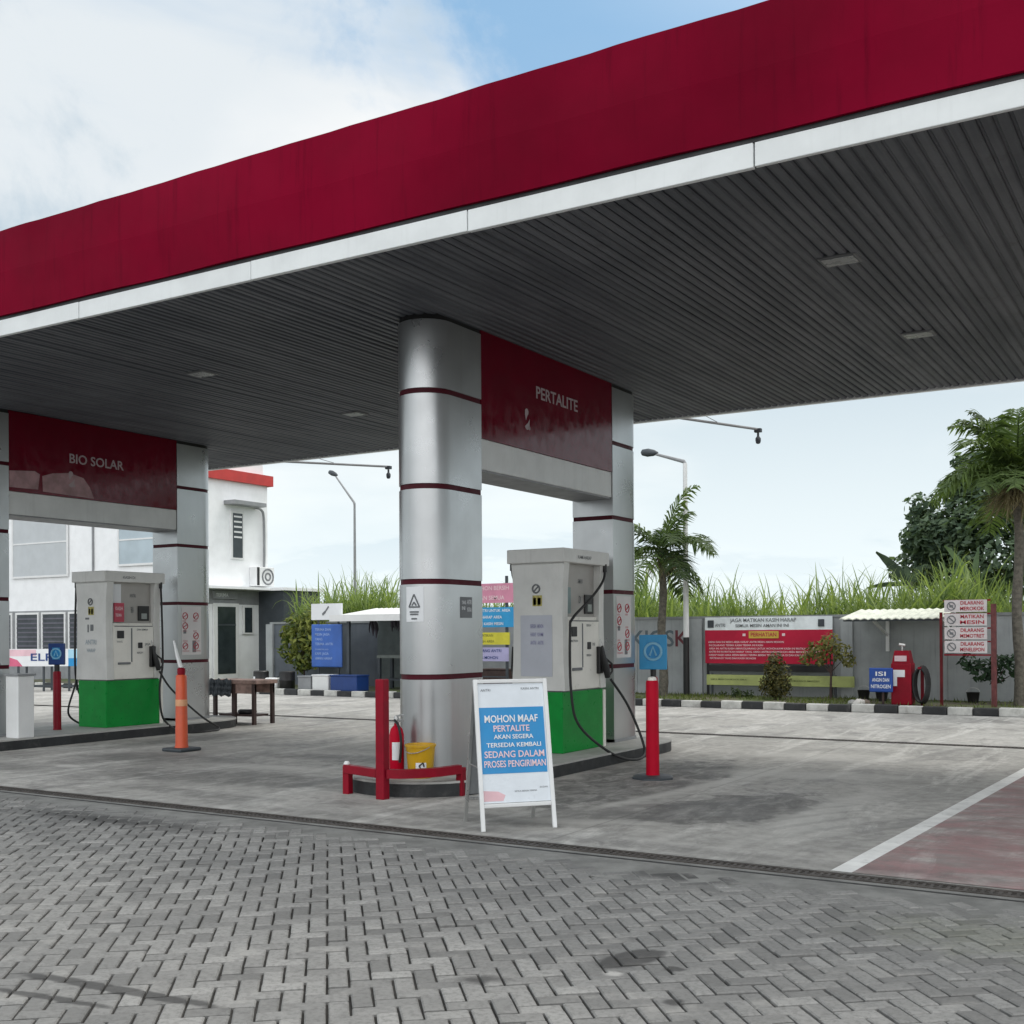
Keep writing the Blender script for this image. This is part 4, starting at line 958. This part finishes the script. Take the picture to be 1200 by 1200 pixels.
q = MB(); q.box(-5.62, -5.58, 23.24, 23.28, .12, .45); q.box(-5.72, -5.48, 23.14, 23.38, .115, .14); q.build('stand', m_wooddark, sg)
p_ = MB().box(-5.86, -5.4, 23.2, 23.238, .38, .86).build('panel', M('royal blue panel', (.008, .06, .3), .4), sg, bevel=.03)
letters('lettering', [('ISI', 0, .13, .12, 0, .2), ('ANGIN DAN', 0, .01, .1, 0, .33), ('NITROGEN', 0, -.12, .1, 0, .38)], (-5.63, 23.2, .61), RX, UZ, m_txtwhite, p_, local=False)
for (x, y, s_, lab, mt) in ((-6.02, 23.1, .11, 'pale stone nearest the kerb, left of the blue air sign', (.5, .48, .45)), (-6.18, 23.16, .09, 'grey stone lying left of the pale stone by the kerb', (.3, .3, .29)), (-5.98, 23.3, .1, 'brown stone lying behind the pale stone by the kerb', (.2, .16, .13))):
    q = MB(); rr_ = random.Random(int(abs(x*100)))
    q.lathe((x, y, .1), [(s_*.8, 0), (s_*1.1, s_*.5), (s_*.9, s_*1.0), (s_*.4, s_*1.3)], 9)
    q.v = [(a+rr_.uniform(-.02, .02), b_+rr_.uniform(-.02, .02), c_+rr_.uniform(-.01, .01)) for a, b_, c_ in q.v]
    tag(q.build('stone', M('stone', mt, .8, var=.2)), lab, 'stone', 'stones by the kerb')
for (x, y, lab) in ((-5.95, 24.6, 'black bucket at the foot of the wall, left of the air pump'),(-6.4, 24.9, 'black bucket at the foot of the wall, under the left end of the lean-to'), (-4.2, 24.9, 'black bucket at the foot of the wall behind the safety board stand')):
    pt_ = thing('black_bucket', lab, 'bucket', (x, y, .12), 0, 'black buckets by the wall')
    MB().lathe((x, y, .12), [(.1, 0), (.13, .2), (.14, .21), (.12, .205), (.09, .02)], 16).build('pail', m_black, pt_)
    MB().tube([(x+.13*math.cos(a), y+.02, .33+.09*math.sin(a)) for a in [math.pi*k/10 for k in range(11)]], .006, 6).build('handle', m_steel, pt_)

# safety board stand
ss = thing('safety_board_stand', 'four stacked white safety boards on a rusty red stand at the right', 'sign stand', (-4.1, 23.62, .12))
q = MB(); q.box(-4.595, -4.545, 23.62, 23.68, .11, 1.95); q.build('post', M('dull red post', (.12, .012, .015), .5, var=.3, spec=.2), ss)
q = MB(); q.box(-3.65, -3.56, 23.6, 23.7, .11, 2.1); q.build('post', M('rusty pinkish post', (.13, .035, .035), .6, var=.35, scale=8), ss)
q = MB()
for z in (1.1, 1.36, 1.62, 1.9, 2.16): q.box(-4.52, -3.662, 23.64, 23.67, z, z+.03)
q.build('rail', m_redpaint, ss)
rows = [('DILARANG', 'MEROKOK'), ('MATIKAN', 'MESIN'), ('DILARANG', 'MEMOTRET'), ('DILARANG', 'MENELEPON')]
for k, (a, b_) in enumerate(rows):
    z0 = 1.95-k*.265
    p_ = MB().box(-4.5, -3.72, 23.61, 23.635, z0, z0+.235).build('board', M('white board', (.62, .58, .58), .45, var=.08), ss)
    letters('lettering', [(a, .12, .055, .1, 0, .42), (b_, .12, -.055, .1, 0, .44)], (-4.11, 23.61, z0+.118), RX, UZ, m_txtred, p_, local=False)
    q = MB(); cx, cz = -4.37, z0+.118
    q.tube([(cx+.075*math.cos(a_), 23.606, cz+.075*math.sin(a_)) for a_ in [2*math.pi*i/14 for i in range(15)]], .01, 5); q.tube([(cx-.05, 23.606, cz+.05), (cx+.05, 23.606, cz-.05)], .01, 5)
    if k % 2 == 0: q.box(cx-.035, cx+.035, 23.603, 23.609, cz-.025, cz+.02)
    q.build('symbol', m_txtgrey, p_)

# ------------------------------------------------------------------ left lean-to with its clutter, middle sign rack
sl = thing('workshop_shelter', 'white roofed lean-to shelter against the grey wall left of the near column', 'shelter', (-18.2, 24.6, .12))
r_ = MB(); nx = 80
for i in range(nx):
    pt = lambda i_, y, z, dz=0: (-20.0+3.4*i_/nx, y, z+.016*math.sin(i_*math.pi/2)+dz)
    r_.add([pt(i, 23.5, 2.05), pt(i+1, 23.5, 2.05), pt(i+1, 25.46, 2.3), pt(i, 25.46, 2.3)], [(0, 1, 2, 3)])
    r_.add([pt(i, 23.5, 2.05, -.02), pt(i, 25.46, 2.3, -.02), pt(i+1, 25.46, 2.3, -.02), pt(i+1, 23.5, 2.05, -.02)], [(0, 1, 2, 3)])
r_.build('roof_sheet', M('white roof sheet', (.72, .73, .7), .5, var=.1), sl)
MB().box(-20.0, -16.6, 23.46, 23.499, 1.93, 2.1).build('roof_trim', m_white, sl)
for x in (-19.45, -16.7):
    MB().box(x-.04, x+.04, 23.55, 23.63, .11, 2.03).build('post', m_dark, sl)
MB().box(-19.9, -16.7, 25.38, 25.41, .12, 2.25).build('back_sheet', M('dark grey green sheet', (.1, .12, .115), .6, var=.2), sl)
bn_ = thing('work_bench', 'dark workbench standing inside the white roofed shelter', 'bench', (-18.2, 24.5, .12))
MB().box(-19.0, -17.0, 24.2, 24.9, .95, 1.03).build('bench_top', M('grey green board', (.12, .14, .13), .6), bn_)
for x in (-18.95, -17.1):
    for y in (24.25, 24.8): MB().box(x-.04, x+.04, y-.04, y+.04, .12, .949).build('leg', m_dark, bn_)
MB().box(-18.9, -17.12, 24.3, 24.75, .35, .4).build('shelf', m_dark, bn_)
for (x, w_, h_, lab) in ((-18.9, .3, .5, 'dark bundle hanging from the left of the shelter roof'), (-18.2, .4, .35, 'dark purplish bundle hanging from the middle of the shelter roof'), (-17.7, .25, .6, 'long dark bundle hanging from the right of the shelter roof')):
    q = MB(); rq = random.Random(int(-x*10)); z0 = 2.0
    for k in range(14):
        a = rq.uniform(-.5, .5)*w_; b_ = rq.uniform(-.08, .08); L = h_*rq.uniform(.5, 1.05); ww = rq.uniform(.02, .05)
        q.tube([(x+a*.3, 23.9+b_*.3, z0+.02), (x+a*.8, 23.9+b_, z0-L*.4), (x+a*1.0, 23.9+b_*1.1, z0-L*.75), (x+a*.9, 23.9+b_, z0-L)], [.012, ww, ww*.8, .008], 6)
    q.tube([(x, 23.9, 1.98), (x, 23.9, 2.1)], .012, 6)
    tag(q.build('hanging_bundle', M('dark cloth', (.03, .025, .035), .8, var=.4)), lab, 'bundle', 'bundles hanging in the shelter')
ws = thing('blue_price_board', 'tall blue board with pale printed lines, under a small white sign by the shelter', 'sign', (-20.45, 23.9, .12))
p_ = MB().box(-21.0, -19.93, 23.88, 23.93, .7, 1.86).build('panel', M('mid blue board', (.04, .13, .46), .4, var=.1), ws, bevel=.03)
q = MB(); rb = random.Random(9)
for k in range(7): scrawl(q, .14, .9-.1*(k % 3), .98-k*.13, .07 if k != 4 else .04, (-21.0, 23.88, .7), RX, UZ, rnd=rb)
q.build('small_print', M('pale blue print', (.3, .42, .7), .5), p_)
for x in (-20.8, -20.1): MB().box(x-.02, x+.02, 23.931, 23.97, .1, 2.4).build('leg', m_dark, ws)
tp = MB().box(-21.0, -19.93, 23.885, 23.925, 1.98, 2.42).build('top_sign', m_txtwhite, ws)
q = MB(); q.bar((-20.6, 23.88, 2.12), (-20.5, 23.88, 2.2), .012, .06); q.bar((-20.5, 23.88, 2.2), (-20.38, 23.88, 2.34), .012, .04); q.build('mark', m_txtgrey, tp)
def crate(x, y, w_, d_, h_, mat, lab, lid=None, cat='box'):
    c = thing('storage_box', lab, cat, (x, y, .12))
    MB().box(x-w_/2, x+w_/2, y-d_/2, y+d_/2, .12, .12+h_).build('body', mat, c, bevel=.02)
    MB().box(x-w_/2-.015, x+w_/2+.015, y-d_/2-.015, y+d_/2+.015, .1205+h_, .155+h_).build('lid', lid or mat, c, bevel=.01)
    return c
crate(-19.15, 23.25, .88, .5, .38, m_navy, 'dark blue storage bin on the kerb in front of the shelter')
crate(-19.95, 23.22, .55, .4, .38, m_white, 'white box on the kerb left of the dark blue bin')
crate(-20.5, 23.22, .45, .4, .34, m_grey, 'grey box on the kerb left of the white box')
for x, lab, zl in ((-22.3, 'black drum with a white label, leftmost on the kerb by the wall', .12), (-21.35, 'black drum between the grey box and the white jerrycan on the kerb', .0)):
    d_ = thing('black_drum', lab, 'drum', (x, 23.3, .12), 0, 'black drums on the kerb')
    MB().lathe((x, 23.3, .12), [(.2, 0), (.21, .02), (.21, .22), (.22, .24), (.21, .26), (.21, .46), (.19, .48)], 18).build('body', m_black, d_)
    if zl: curved('label', x, 23.3, .21, R(225), R(265), .25, .45, m_txtwhite, d_, .004)
jc = thing('white_jerrycan', 'white jerrycan lying between the two black drums on the kerb', 'jerrycan', (-21.8, 23.25, .12))
MB().box(-22.05, -21.6, 23.15, 23.4, .12, .42).build('body', m_white, jc, bevel=.05, seg=3)
MB().lathe((-21.68, 23.28, .42), [(.03, 0), (.03, .05), (.0, .055)], 10).build('cap', m_dark, jc)

ms = thing('notice_board_rack', 'rack of pink, blue, yellow and violet notice boards seen right of the near column', 'sign stand', (-15.3, 24.0, .12))
for x in (-16.1, -14.82): MB().box(x-.03, x+.03, 24.0, 24.05, .11, 3.0).build('post', m_dark, ms)
for (x0, x1, z0, z1, mt, tm, n) in ((-16.3, -14.51, 2.34, 2.82, m_pink, m_txtpink, 2), (-16.3, -14.48, 1.74, 2.23, m_blue2, m_txtwhite, 3), (-16.2, -14.72, 1.31, 1.61, M('yellow board', (.6, .55, .04), .5), M('olive print', (.2, .2, .03), .6), 2), (-16.2, -14.75, .9, 1.24, M('pale violet board', (.4, .38, .6), .5), m_navy, 2)):
    p_ = MB().box(x0, x1, 23.96, 23.999, z0, z1).build('board', mt, ms)
    q = MB(); h_ = (z1-z0)/n
    for k in range(n): scrawl(q, .1, (x1-x0)-.12*(k+1), z1-z0-h_*(k+1)+h_*.28, h_*.45, (x0, 23.96, z0), RX, UZ, rnd=rb)
    q.build('print', tm, p_)
MB().box(-16.2, -14.75, 23.97, 24.0, .5, .53).build('rail', m_dark, ms)
cr = crate(-15.3, 24.4, .9, .5, .55, m_wooddark, 'brown wooden crate on the ground behind the notice board rack')

# ------------------------------------------------------------------ street lamps
def lamp(x, y, h, ax, az, label, black=0):
    l = thing('street_lamp', label, 'street lamp', (x, y, .12), 0, 'street lamps beyond the forecourt')
    if black:
        MB().lathe((x, y, .1), [(.075, 0), (.07, black-.1)], 14).build('painted_base', m_black, l)
        MB().lathe((x, y, black), [(.0675, 0), (.05, h-black)], 14).build('pole', m_white, l)
    else: MB().lathe((x, y, 0), [(.07, 0), (.04, h)], 12).build('pole', m_grey, l)
    MB().tube([(x, y, h-.02), (x+.02*math.copysign(1, ax), y, h+.04), (x+ax*.85, y, h+az*.9)], [.048, .045, .03], 8).build('arm', m_grey, l)
    hd = MB(); e = Vector((x+ax, y, h+az)); d = Vector((ax, 0, az*.35)).normalized()
    hd.tube([e-d*.26, e-d*.16, e, e+d*.14, e+d*.18], [.03, .075, .1, .075, .02], 10); hd.build('lamp_head', m_dark, l)
lamp(-10.55, 25.1, 5.55, -.95, .33, 'white street lamp with black painted base beside the small palm', 1.47)
lamp(-26.9, 33.0, 6.38, -1.05, 1.2, 'slim grey street lamp standing behind the wall at the left')

# ------------------------------------------------------------------ plants
def palm(x, y, h, rad, label, nfr, seed, skirt, wide=1.0, name='palm_tree', up=.9, span=1.75):
    rp = random.Random(seed)
    p = thing(name, label, 'palm tree', (x, y, .12), 0, 'palm trees in front of the wall')
    pts = [(x+.03*math.sin(k*1.1), y, .1+(h-.1)*k/10) for k in range(11)]
    MB().tube(pts, [.105-.03*k/10+(.008 if k % 2 else 0) for k in range(11)], 12).build('trunk', M('palm bark', (.12, .11, .09), .85, var=.35, scale=14, bump=.6, bscale=30), p)
    gm = MB()
    for i in range(nfr):
        az = 2*math.pi*i/nfr*2.4+rp.uniform(-.3, .3); el = up-span*(i/nfr)+rp.uniform(-.15, .15); L = rad*rp.uniform(.85, 1.15)
        pos = Vector((x, y, h)); d = Vector((math.cos(az)*math.cos(el), math.sin(az)*math.cos(el), math.sin(el)))
        n = 14; spine = [pos.copy()]
        for k in range(n):
            pos = pos+d*L/n; d = (d+Vector((0, 0, -.06*(1+k*.16)))).normalized(); spine.append(pos.copy())
        gm.tube(spine, [.02-.015*k/n for k in range(n+1)], 4, 0, True, .45)
        tn = rp.uniform(.1, .75)
        for k in range(2, n+1):
            for sub in (0, .33, .66):
                a = spine[k-1].lerp(spine[k], sub); dd = (spine[k]-spine[k-1]).normalized()
                sd = dd.cross(Vector((0, 0, 1))).normalized(); f = k/n
                ll = L*.34*wide*math.sin(math.pi*min(1, .15+f*.8))**.7
                for s in (-1, 1):
                    v = (sd*s*rp.uniform(.75, 1.0)+dd*rp.uniform(.35, .7)+Vector((0, 0, rp.uniform(-.25, .35)))).normalized()
                    m1 = a+v*ll*.5; e = a+v*ll+Vector((0, 0, -ll*rp.uniform(.2, .45))); wd = dd*(.018*wide+.006)
                    gm.add([a-wd*.5, a+wd*.5, m1+wd, m1-wd, e], [(0, 1, 2, 3), (3, 2, 4)], 0, min(1, max(0, tn+rp.uniform(-.15, .2))))
    gm.build('crown', leaf_mat('palm leaf', (.03, .058, .022), (.17, .25, .075), .45), p)
    if skirt:
        dm = MB()
        for i in range(skirt):
            az = rp.uniform(0, 6.28); L = rp.uniform(.35, .8)*rad*.7; a = Vector((x, y, h-.12-rp.uniform(0, .25))); r0 = rp.uniform(.1, .6)*rad*(.8 if rad > 1.8 else .5)
            b_ = a+Vector((math.cos(az)*r0, math.sin(az)*r0, rp.uniform(-.1, .12))); sw = az+rp.uniform(-1.2, 1.2); c_ = b_+Vector((math.cos(sw)*L*.45, math.sin(sw)*L*.45, -L*rp.uniform(.05, .75)))
            wd = Vector((-math.sin(az), math.cos(az), 0))*rp.uniform(.008, .022)
            dm.add([a-wd*.4, a+wd*.4, b_+wd, b_-wd, c_+wd*.2, c_-wd*.2], [(0, 1, 2, 3), (3, 2, 4, 5)], 0, rp.random())
        dm.build('dead_fronds', leaf_mat('dry frond', (.16, .13, .085), (.42, .36, .24), .3), p)
palm(-10.93, 24.6, 3.5, 1.6, 'small palm with drooping fronds beside the white street lamp', 15, 5, 110, 1.15, up=1.25)
palm(-3.24, 24.2, 4.5, 1.75, 'taller palm with brown dead fronds at the right edge', 28, 9, 420, 1.25, up=1.45, span=1.5)

def leafball(mb, c, r, n, rnd, size=.1, flat=1.0, shell=.45):
    for i in range(n):
        while True:
            v = Vector((rnd.uniform(-1, 1), rnd.uniform(-1, 1), rnd.uniform(-1, 1)))
            if shell < v.length < 1: break
        p = Vector(c)+Vector((v.x*r[0], v.y*r[1], v.z*r[2]))
        nrm = (v+Vector((rnd.uniform(-1, 1), rnd.uniform(-1, 1), rnd.uniform(-.3, 1.2)))).normalized()
        a = nrm.orthogonal().normalized(); a.rotate(Matrix.Rotation(rnd.uniform(0, 6.28), 3, nrm)); b_ = nrm.cross(a)
        s = size*rnd.uniform(.6, 1.3)
        mb.add([p-a*s, p+b_*s*.42*flat, p+a*s, p-b_*s*.42*flat], [(0, 1, 2, 3)], 0, rnd.random())

# big broadleaf tree beyond the wall, right
rt_ = random.Random(31)
tr = thing('broadleaf_tree', 'big dark green broadleaf tree behind the wall at the right', 'tree', (-3.4, 33, 0))
q = MB(); q.tube([(-3.4, 33, 0), (-3.5, 33, 1.8), (-3.3, 33, 3.6)], [.3, .22, .15], 10)
for (dx, dy, dz) in ((-2, .4, 1.8), (1.6, -.5, 2.0), (-.6, 1.2, 2.6), (.6, -1, 1.4), (2.6, .6, 1.4), (-2.6, -.4, .8)):
    q.tube([(-3.4, 33, 2.2), (-3.4+dx*.4, 33+dy*.5, 2.6+dz*.5), (-3.4+dx, 33+dy, 3.0+dz)], [.13, .08, .03], 7)
q.build('trunk', m_wooddark, tr)
cr_ = MB()
for (x, y, z, r) in ((-6.6, 33, 4.3, .8), (-5.6, 33, 5.7, .7), (-7.0, 33.4, 3.4, .8), (-5.0, 33, 6.6, .6), (-4.0, 33, 7.2, .7), (-5.9, 33, 4.2, 1.15), (-5.2, 32.6, 5.1, .95), (-4.4, 33.3, 5.9, 1.1), (-3.6, 32.5, 5.0, 1.4), (-3.2, 33.2, 6.6, 1.2), (-2.2, 32.6, 5.8, 1.3), (-1.6, 33, 4.4, 1.5), (-4.6, 32.2, 3.4, 1.3), (-3.0, 32, 3.6, 1.3), (-6.4, 33.2, 3.3, .9), (-.8, 33, 6.0, 1.2), (0, 33, 4.6, 1.3)):
    leafball(cr_, (x, y, z), (r, r, r*.85), int(820*r*r), rt_, .12, 1.2, .35)
for k in range(46):
    a = rt_.uniform(0, math.pi); e = rt_.uniform(-.5, 1.3); R_ = rt_.uniform(.85, 1.12)
    c_ = (-3.2+math.cos(a)*math.cos(e)*3.5*R_*(1-.12*abs(e)), 32.6-abs(math.sin(a))*1.0*rt_.random(), 4.3+math.sin(e)*2.9*R_)
    r = rt_.uniform(.22, .55); leafball(cr_, c_, (r*1.25, r, r), int(750*r*r)+40, rt_, .125, 1.2, .1)
cr_.v = [(a_-.1, b2_, .4+c2_*.86) for a_, b2_, c2_ in cr_.v]
cr_.build('crown', leaf_mat('dark broad leaf', (.045, .08, .055), (.2, .28, .17), .4), tr)

def banana(x, y, leaves, label, h=2.2):
    b = thing('banana_plant', label, 'banana plant', (x, y, 0), 0, 'banana plants behind the wall')
    MB().tube([(x, y, 0), (x, y, h*.6), (x+.05, y, h)], [.12, .1, .07], 10).build('stem', M('banana stem', (.12, .15, .07), .6, var=.3), b)
    m = MB()
    for (dx, dz, L, w_, tn, dy) in leaves:
        n = 9; a = Vector((x, y, h-.1)); d = Vector((dx, dy, dz)).normalized(); sp = [a.copy()]
        for k in range(n): a = a+d*L/n; d = (d+Vector((0, 0, -.05))).normalized(); sp.append(a.copy())
        sd = Vector((d.z, .35, -d.x)).normalized()
        for k in range(n):
            wa, wb = w_*math.sin(math.pi*min(.97, (k+.3)/n*1.0))**.6, w_*math.sin(math.pi*min(.97, (k+1.3)/n))**.6
            if k < 1: wa *= .3
            for s in (-1, 1):
                off = Vector((0, -.03*s, .0))
                m.add([sp[k], sp[k+1], sp[k+1]+sd*s*wb+off, sp[k]+sd*s*wa+off], [(0, 1, 2, 3)], 0, min(1, max(0, tn+rt_.uniform(-.12, .12))))
    m.build('leaf', leaf_mat('banana leaf', (.03, .05, .03), (.16, .24, .12), .3), b)
banana(-6.9, 31.5, [(-.6, .85, 1.25, .13, .05, 0), (-.15, 1, .6, .1, .3, .2), (.5, .8, .7, .1, .3, 0), (-1, .15, 1.1, .07, .15, 0)], 'dark banana plant with one leaf pointing up left, left of the big tree', 2.9)
banana(-5.2, 31.0, [(-.5, .9, 1.2, .09, .95, 0), (-.75, .6, .8, .08, .7, 0), (.12, 1, .9, .08, .8, 0)], 'banana plant with pale leaves in front of the big tree', 2.9)

# cane field
rc2 = random.Random(17); cn = MB()
def cane(x, y, h, n):
    for i in range(n):
        z0 = h*rc2.uniform(.15, .75); az = rc2.uniform(0, 6.28); el = rc2.uniform(.55, 1.4); L = rc2.uniform(.7, 1.35)*min(1.15, h*.42)
        p = Vector((x+rc2.uniform(-.08, .08), y+rc2.uniform(-.08, .08), z0)); d = Vector((math.cos(az)*math.cos(el), math.sin(az)*math.cos(el), math.sin(el)))
        w_ = Vector((-math.sin(az), math.cos(az), 0))*rc2.uniform(.012, .033); tn = min(1, max(0, rc2.gauss(.5, .24)))
        pr = (p-w_, p+w_); k = 5; drop = rc2.uniform(.05, .55)
        for j in range(1, k+1):
            p = p+d*L/k; d = (d+Vector((0, 0, -drop*j*.35))).normalized(); ww = w_*(1-(j/k)**2*.95)
            nx_ = (p-ww, p+ww); cn.add([pr[0], pr[1], nx_[1], nx_[0]], [(0, 1, 2, 3)], 0, tn); pr = nx_
    cn.tube([(x, y, 0), (x+rc2.uniform(-.1, .1), y, h*.7)], [.018, .01], 4, 0, False, .25)
for i in range(2900):
    x = rc2.uniform(-25.5, 3.5); y = 26.75+rc2.random()**1.4*6.5
    if x < -.9*y: continue
    base = 2.45+.35*math.sin(x*.8)+.3*math.sin(x*2.3+1)
    if x < -.6*y: base = 2.35 if x > -.76*y else 3.1
    cane(x, y, base*rc2.uniform(.74, 1.1)+(y-26)*.06, 13)
stuff(cn.build('cane_field', leaf_mat('cane leaf', (.09, .16, .05), (.38, .48, .18), .52)), 'tall bright green cane growing as one mass behind the grey wall', 'cane')

# shrubs
rsb = random.Random(41)
def shrub(name, label, cat, x, y, z0, balls, n, size, dark, light, stem=True):
    s = thing(name, label, cat, (x, y, .12))
    if stem:
        q = MB(); q.tube([(x, y, .1), (x+.02, y, z0+.15)], [.03, .02], 7)
        for (bx, by, bz, r) in balls: q.tube([(x, y, z0), (x+bx*.6, y+by*.6, max(z0+.02, bz))], [.014, .006], 5)
        q.build('stem', m_wooddark, s)
    m = MB()
    for (bx, by, bz, r) in balls: leafball(m, (x+bx, y+by, bz), (r, r, r), int(n*r*r*30), rsb, size, 1, .2)
    m.build('foliage', leaf_mat(name+' leaf', dark, light, .3), s)
shrub('clipped_shrub', 'rounded dark olive shrub with yellowish tips in front of the red banner', 'shrub', -8.1, 24.2, .25, [(0, 0, .45, .33), (.04, 0, .65, .32), (-.03, 0, .85, .25), (0, 0, 1.0, .16), (.12, -.05, .4, .26), (-.13, 0, .42, .26)], 130, .045, (.03, .04, .016), (.15, .13, .035))
shrub('drooping_shrub', 'thin young tree with drooping yellow-green leaves at the right end of the banner', 'shrub', -7.0, 24.5, .7, [(0, 0, 1.38, .22), (-.3, 0, 1.2, .22), (-.5, 0, 1.02, .18), (.28, 0, 1.15, .2), (.02, 0, 1.15, .22), (.4, 0, .95, .15), (-.2, 0, 1.0, .15)], 75, .06, (.07, .09, .025), (.3, .28, .09))
shrub('broad_shrub', 'dark green leafy shrub growing behind the safety board stand', 'shrub', -3.75, 24.7, .5, [(-.5, 0, .95, .2), (-.25, 0, .8, .25), (.05, 0, .95, .2), (.35, 0, .9, .25), (.0, 0, .7, .2), (.5, 0, .7, .18)], 60, .075, (.015, .035, .02), (.05, .1, .05))
shrub('leafy_bush', 'yellow-green bush in front of the wall left of the blue board', 'shrub', -22.0, 24.7, .7, [(0, 0, 1.5, .5), (.3, 0, 1.95, .42), (-.45, 0, 1.15, .4), (.15, 0, .95, .42), (-.3, 0, 1.85, .35), (.4, 0, 1.35, .4), (-.6, 0, 1.6, .25), (.6, .1, 1.75, .25), (-.1, 0, .7, .25)], 42, .1, (.04, .075, .015), (.26, .29, .06))
shrub('low_weed', 'low dark weed growing on the verge under the red banner', 'plant', -9.2, 24.7, .12, [(0, 0, .2, .16), (.3, 0, .17, .14), (-.3, 0, .16, .12)], 90, .05, (.02, .04, .015), (.08, .12, .04), False)
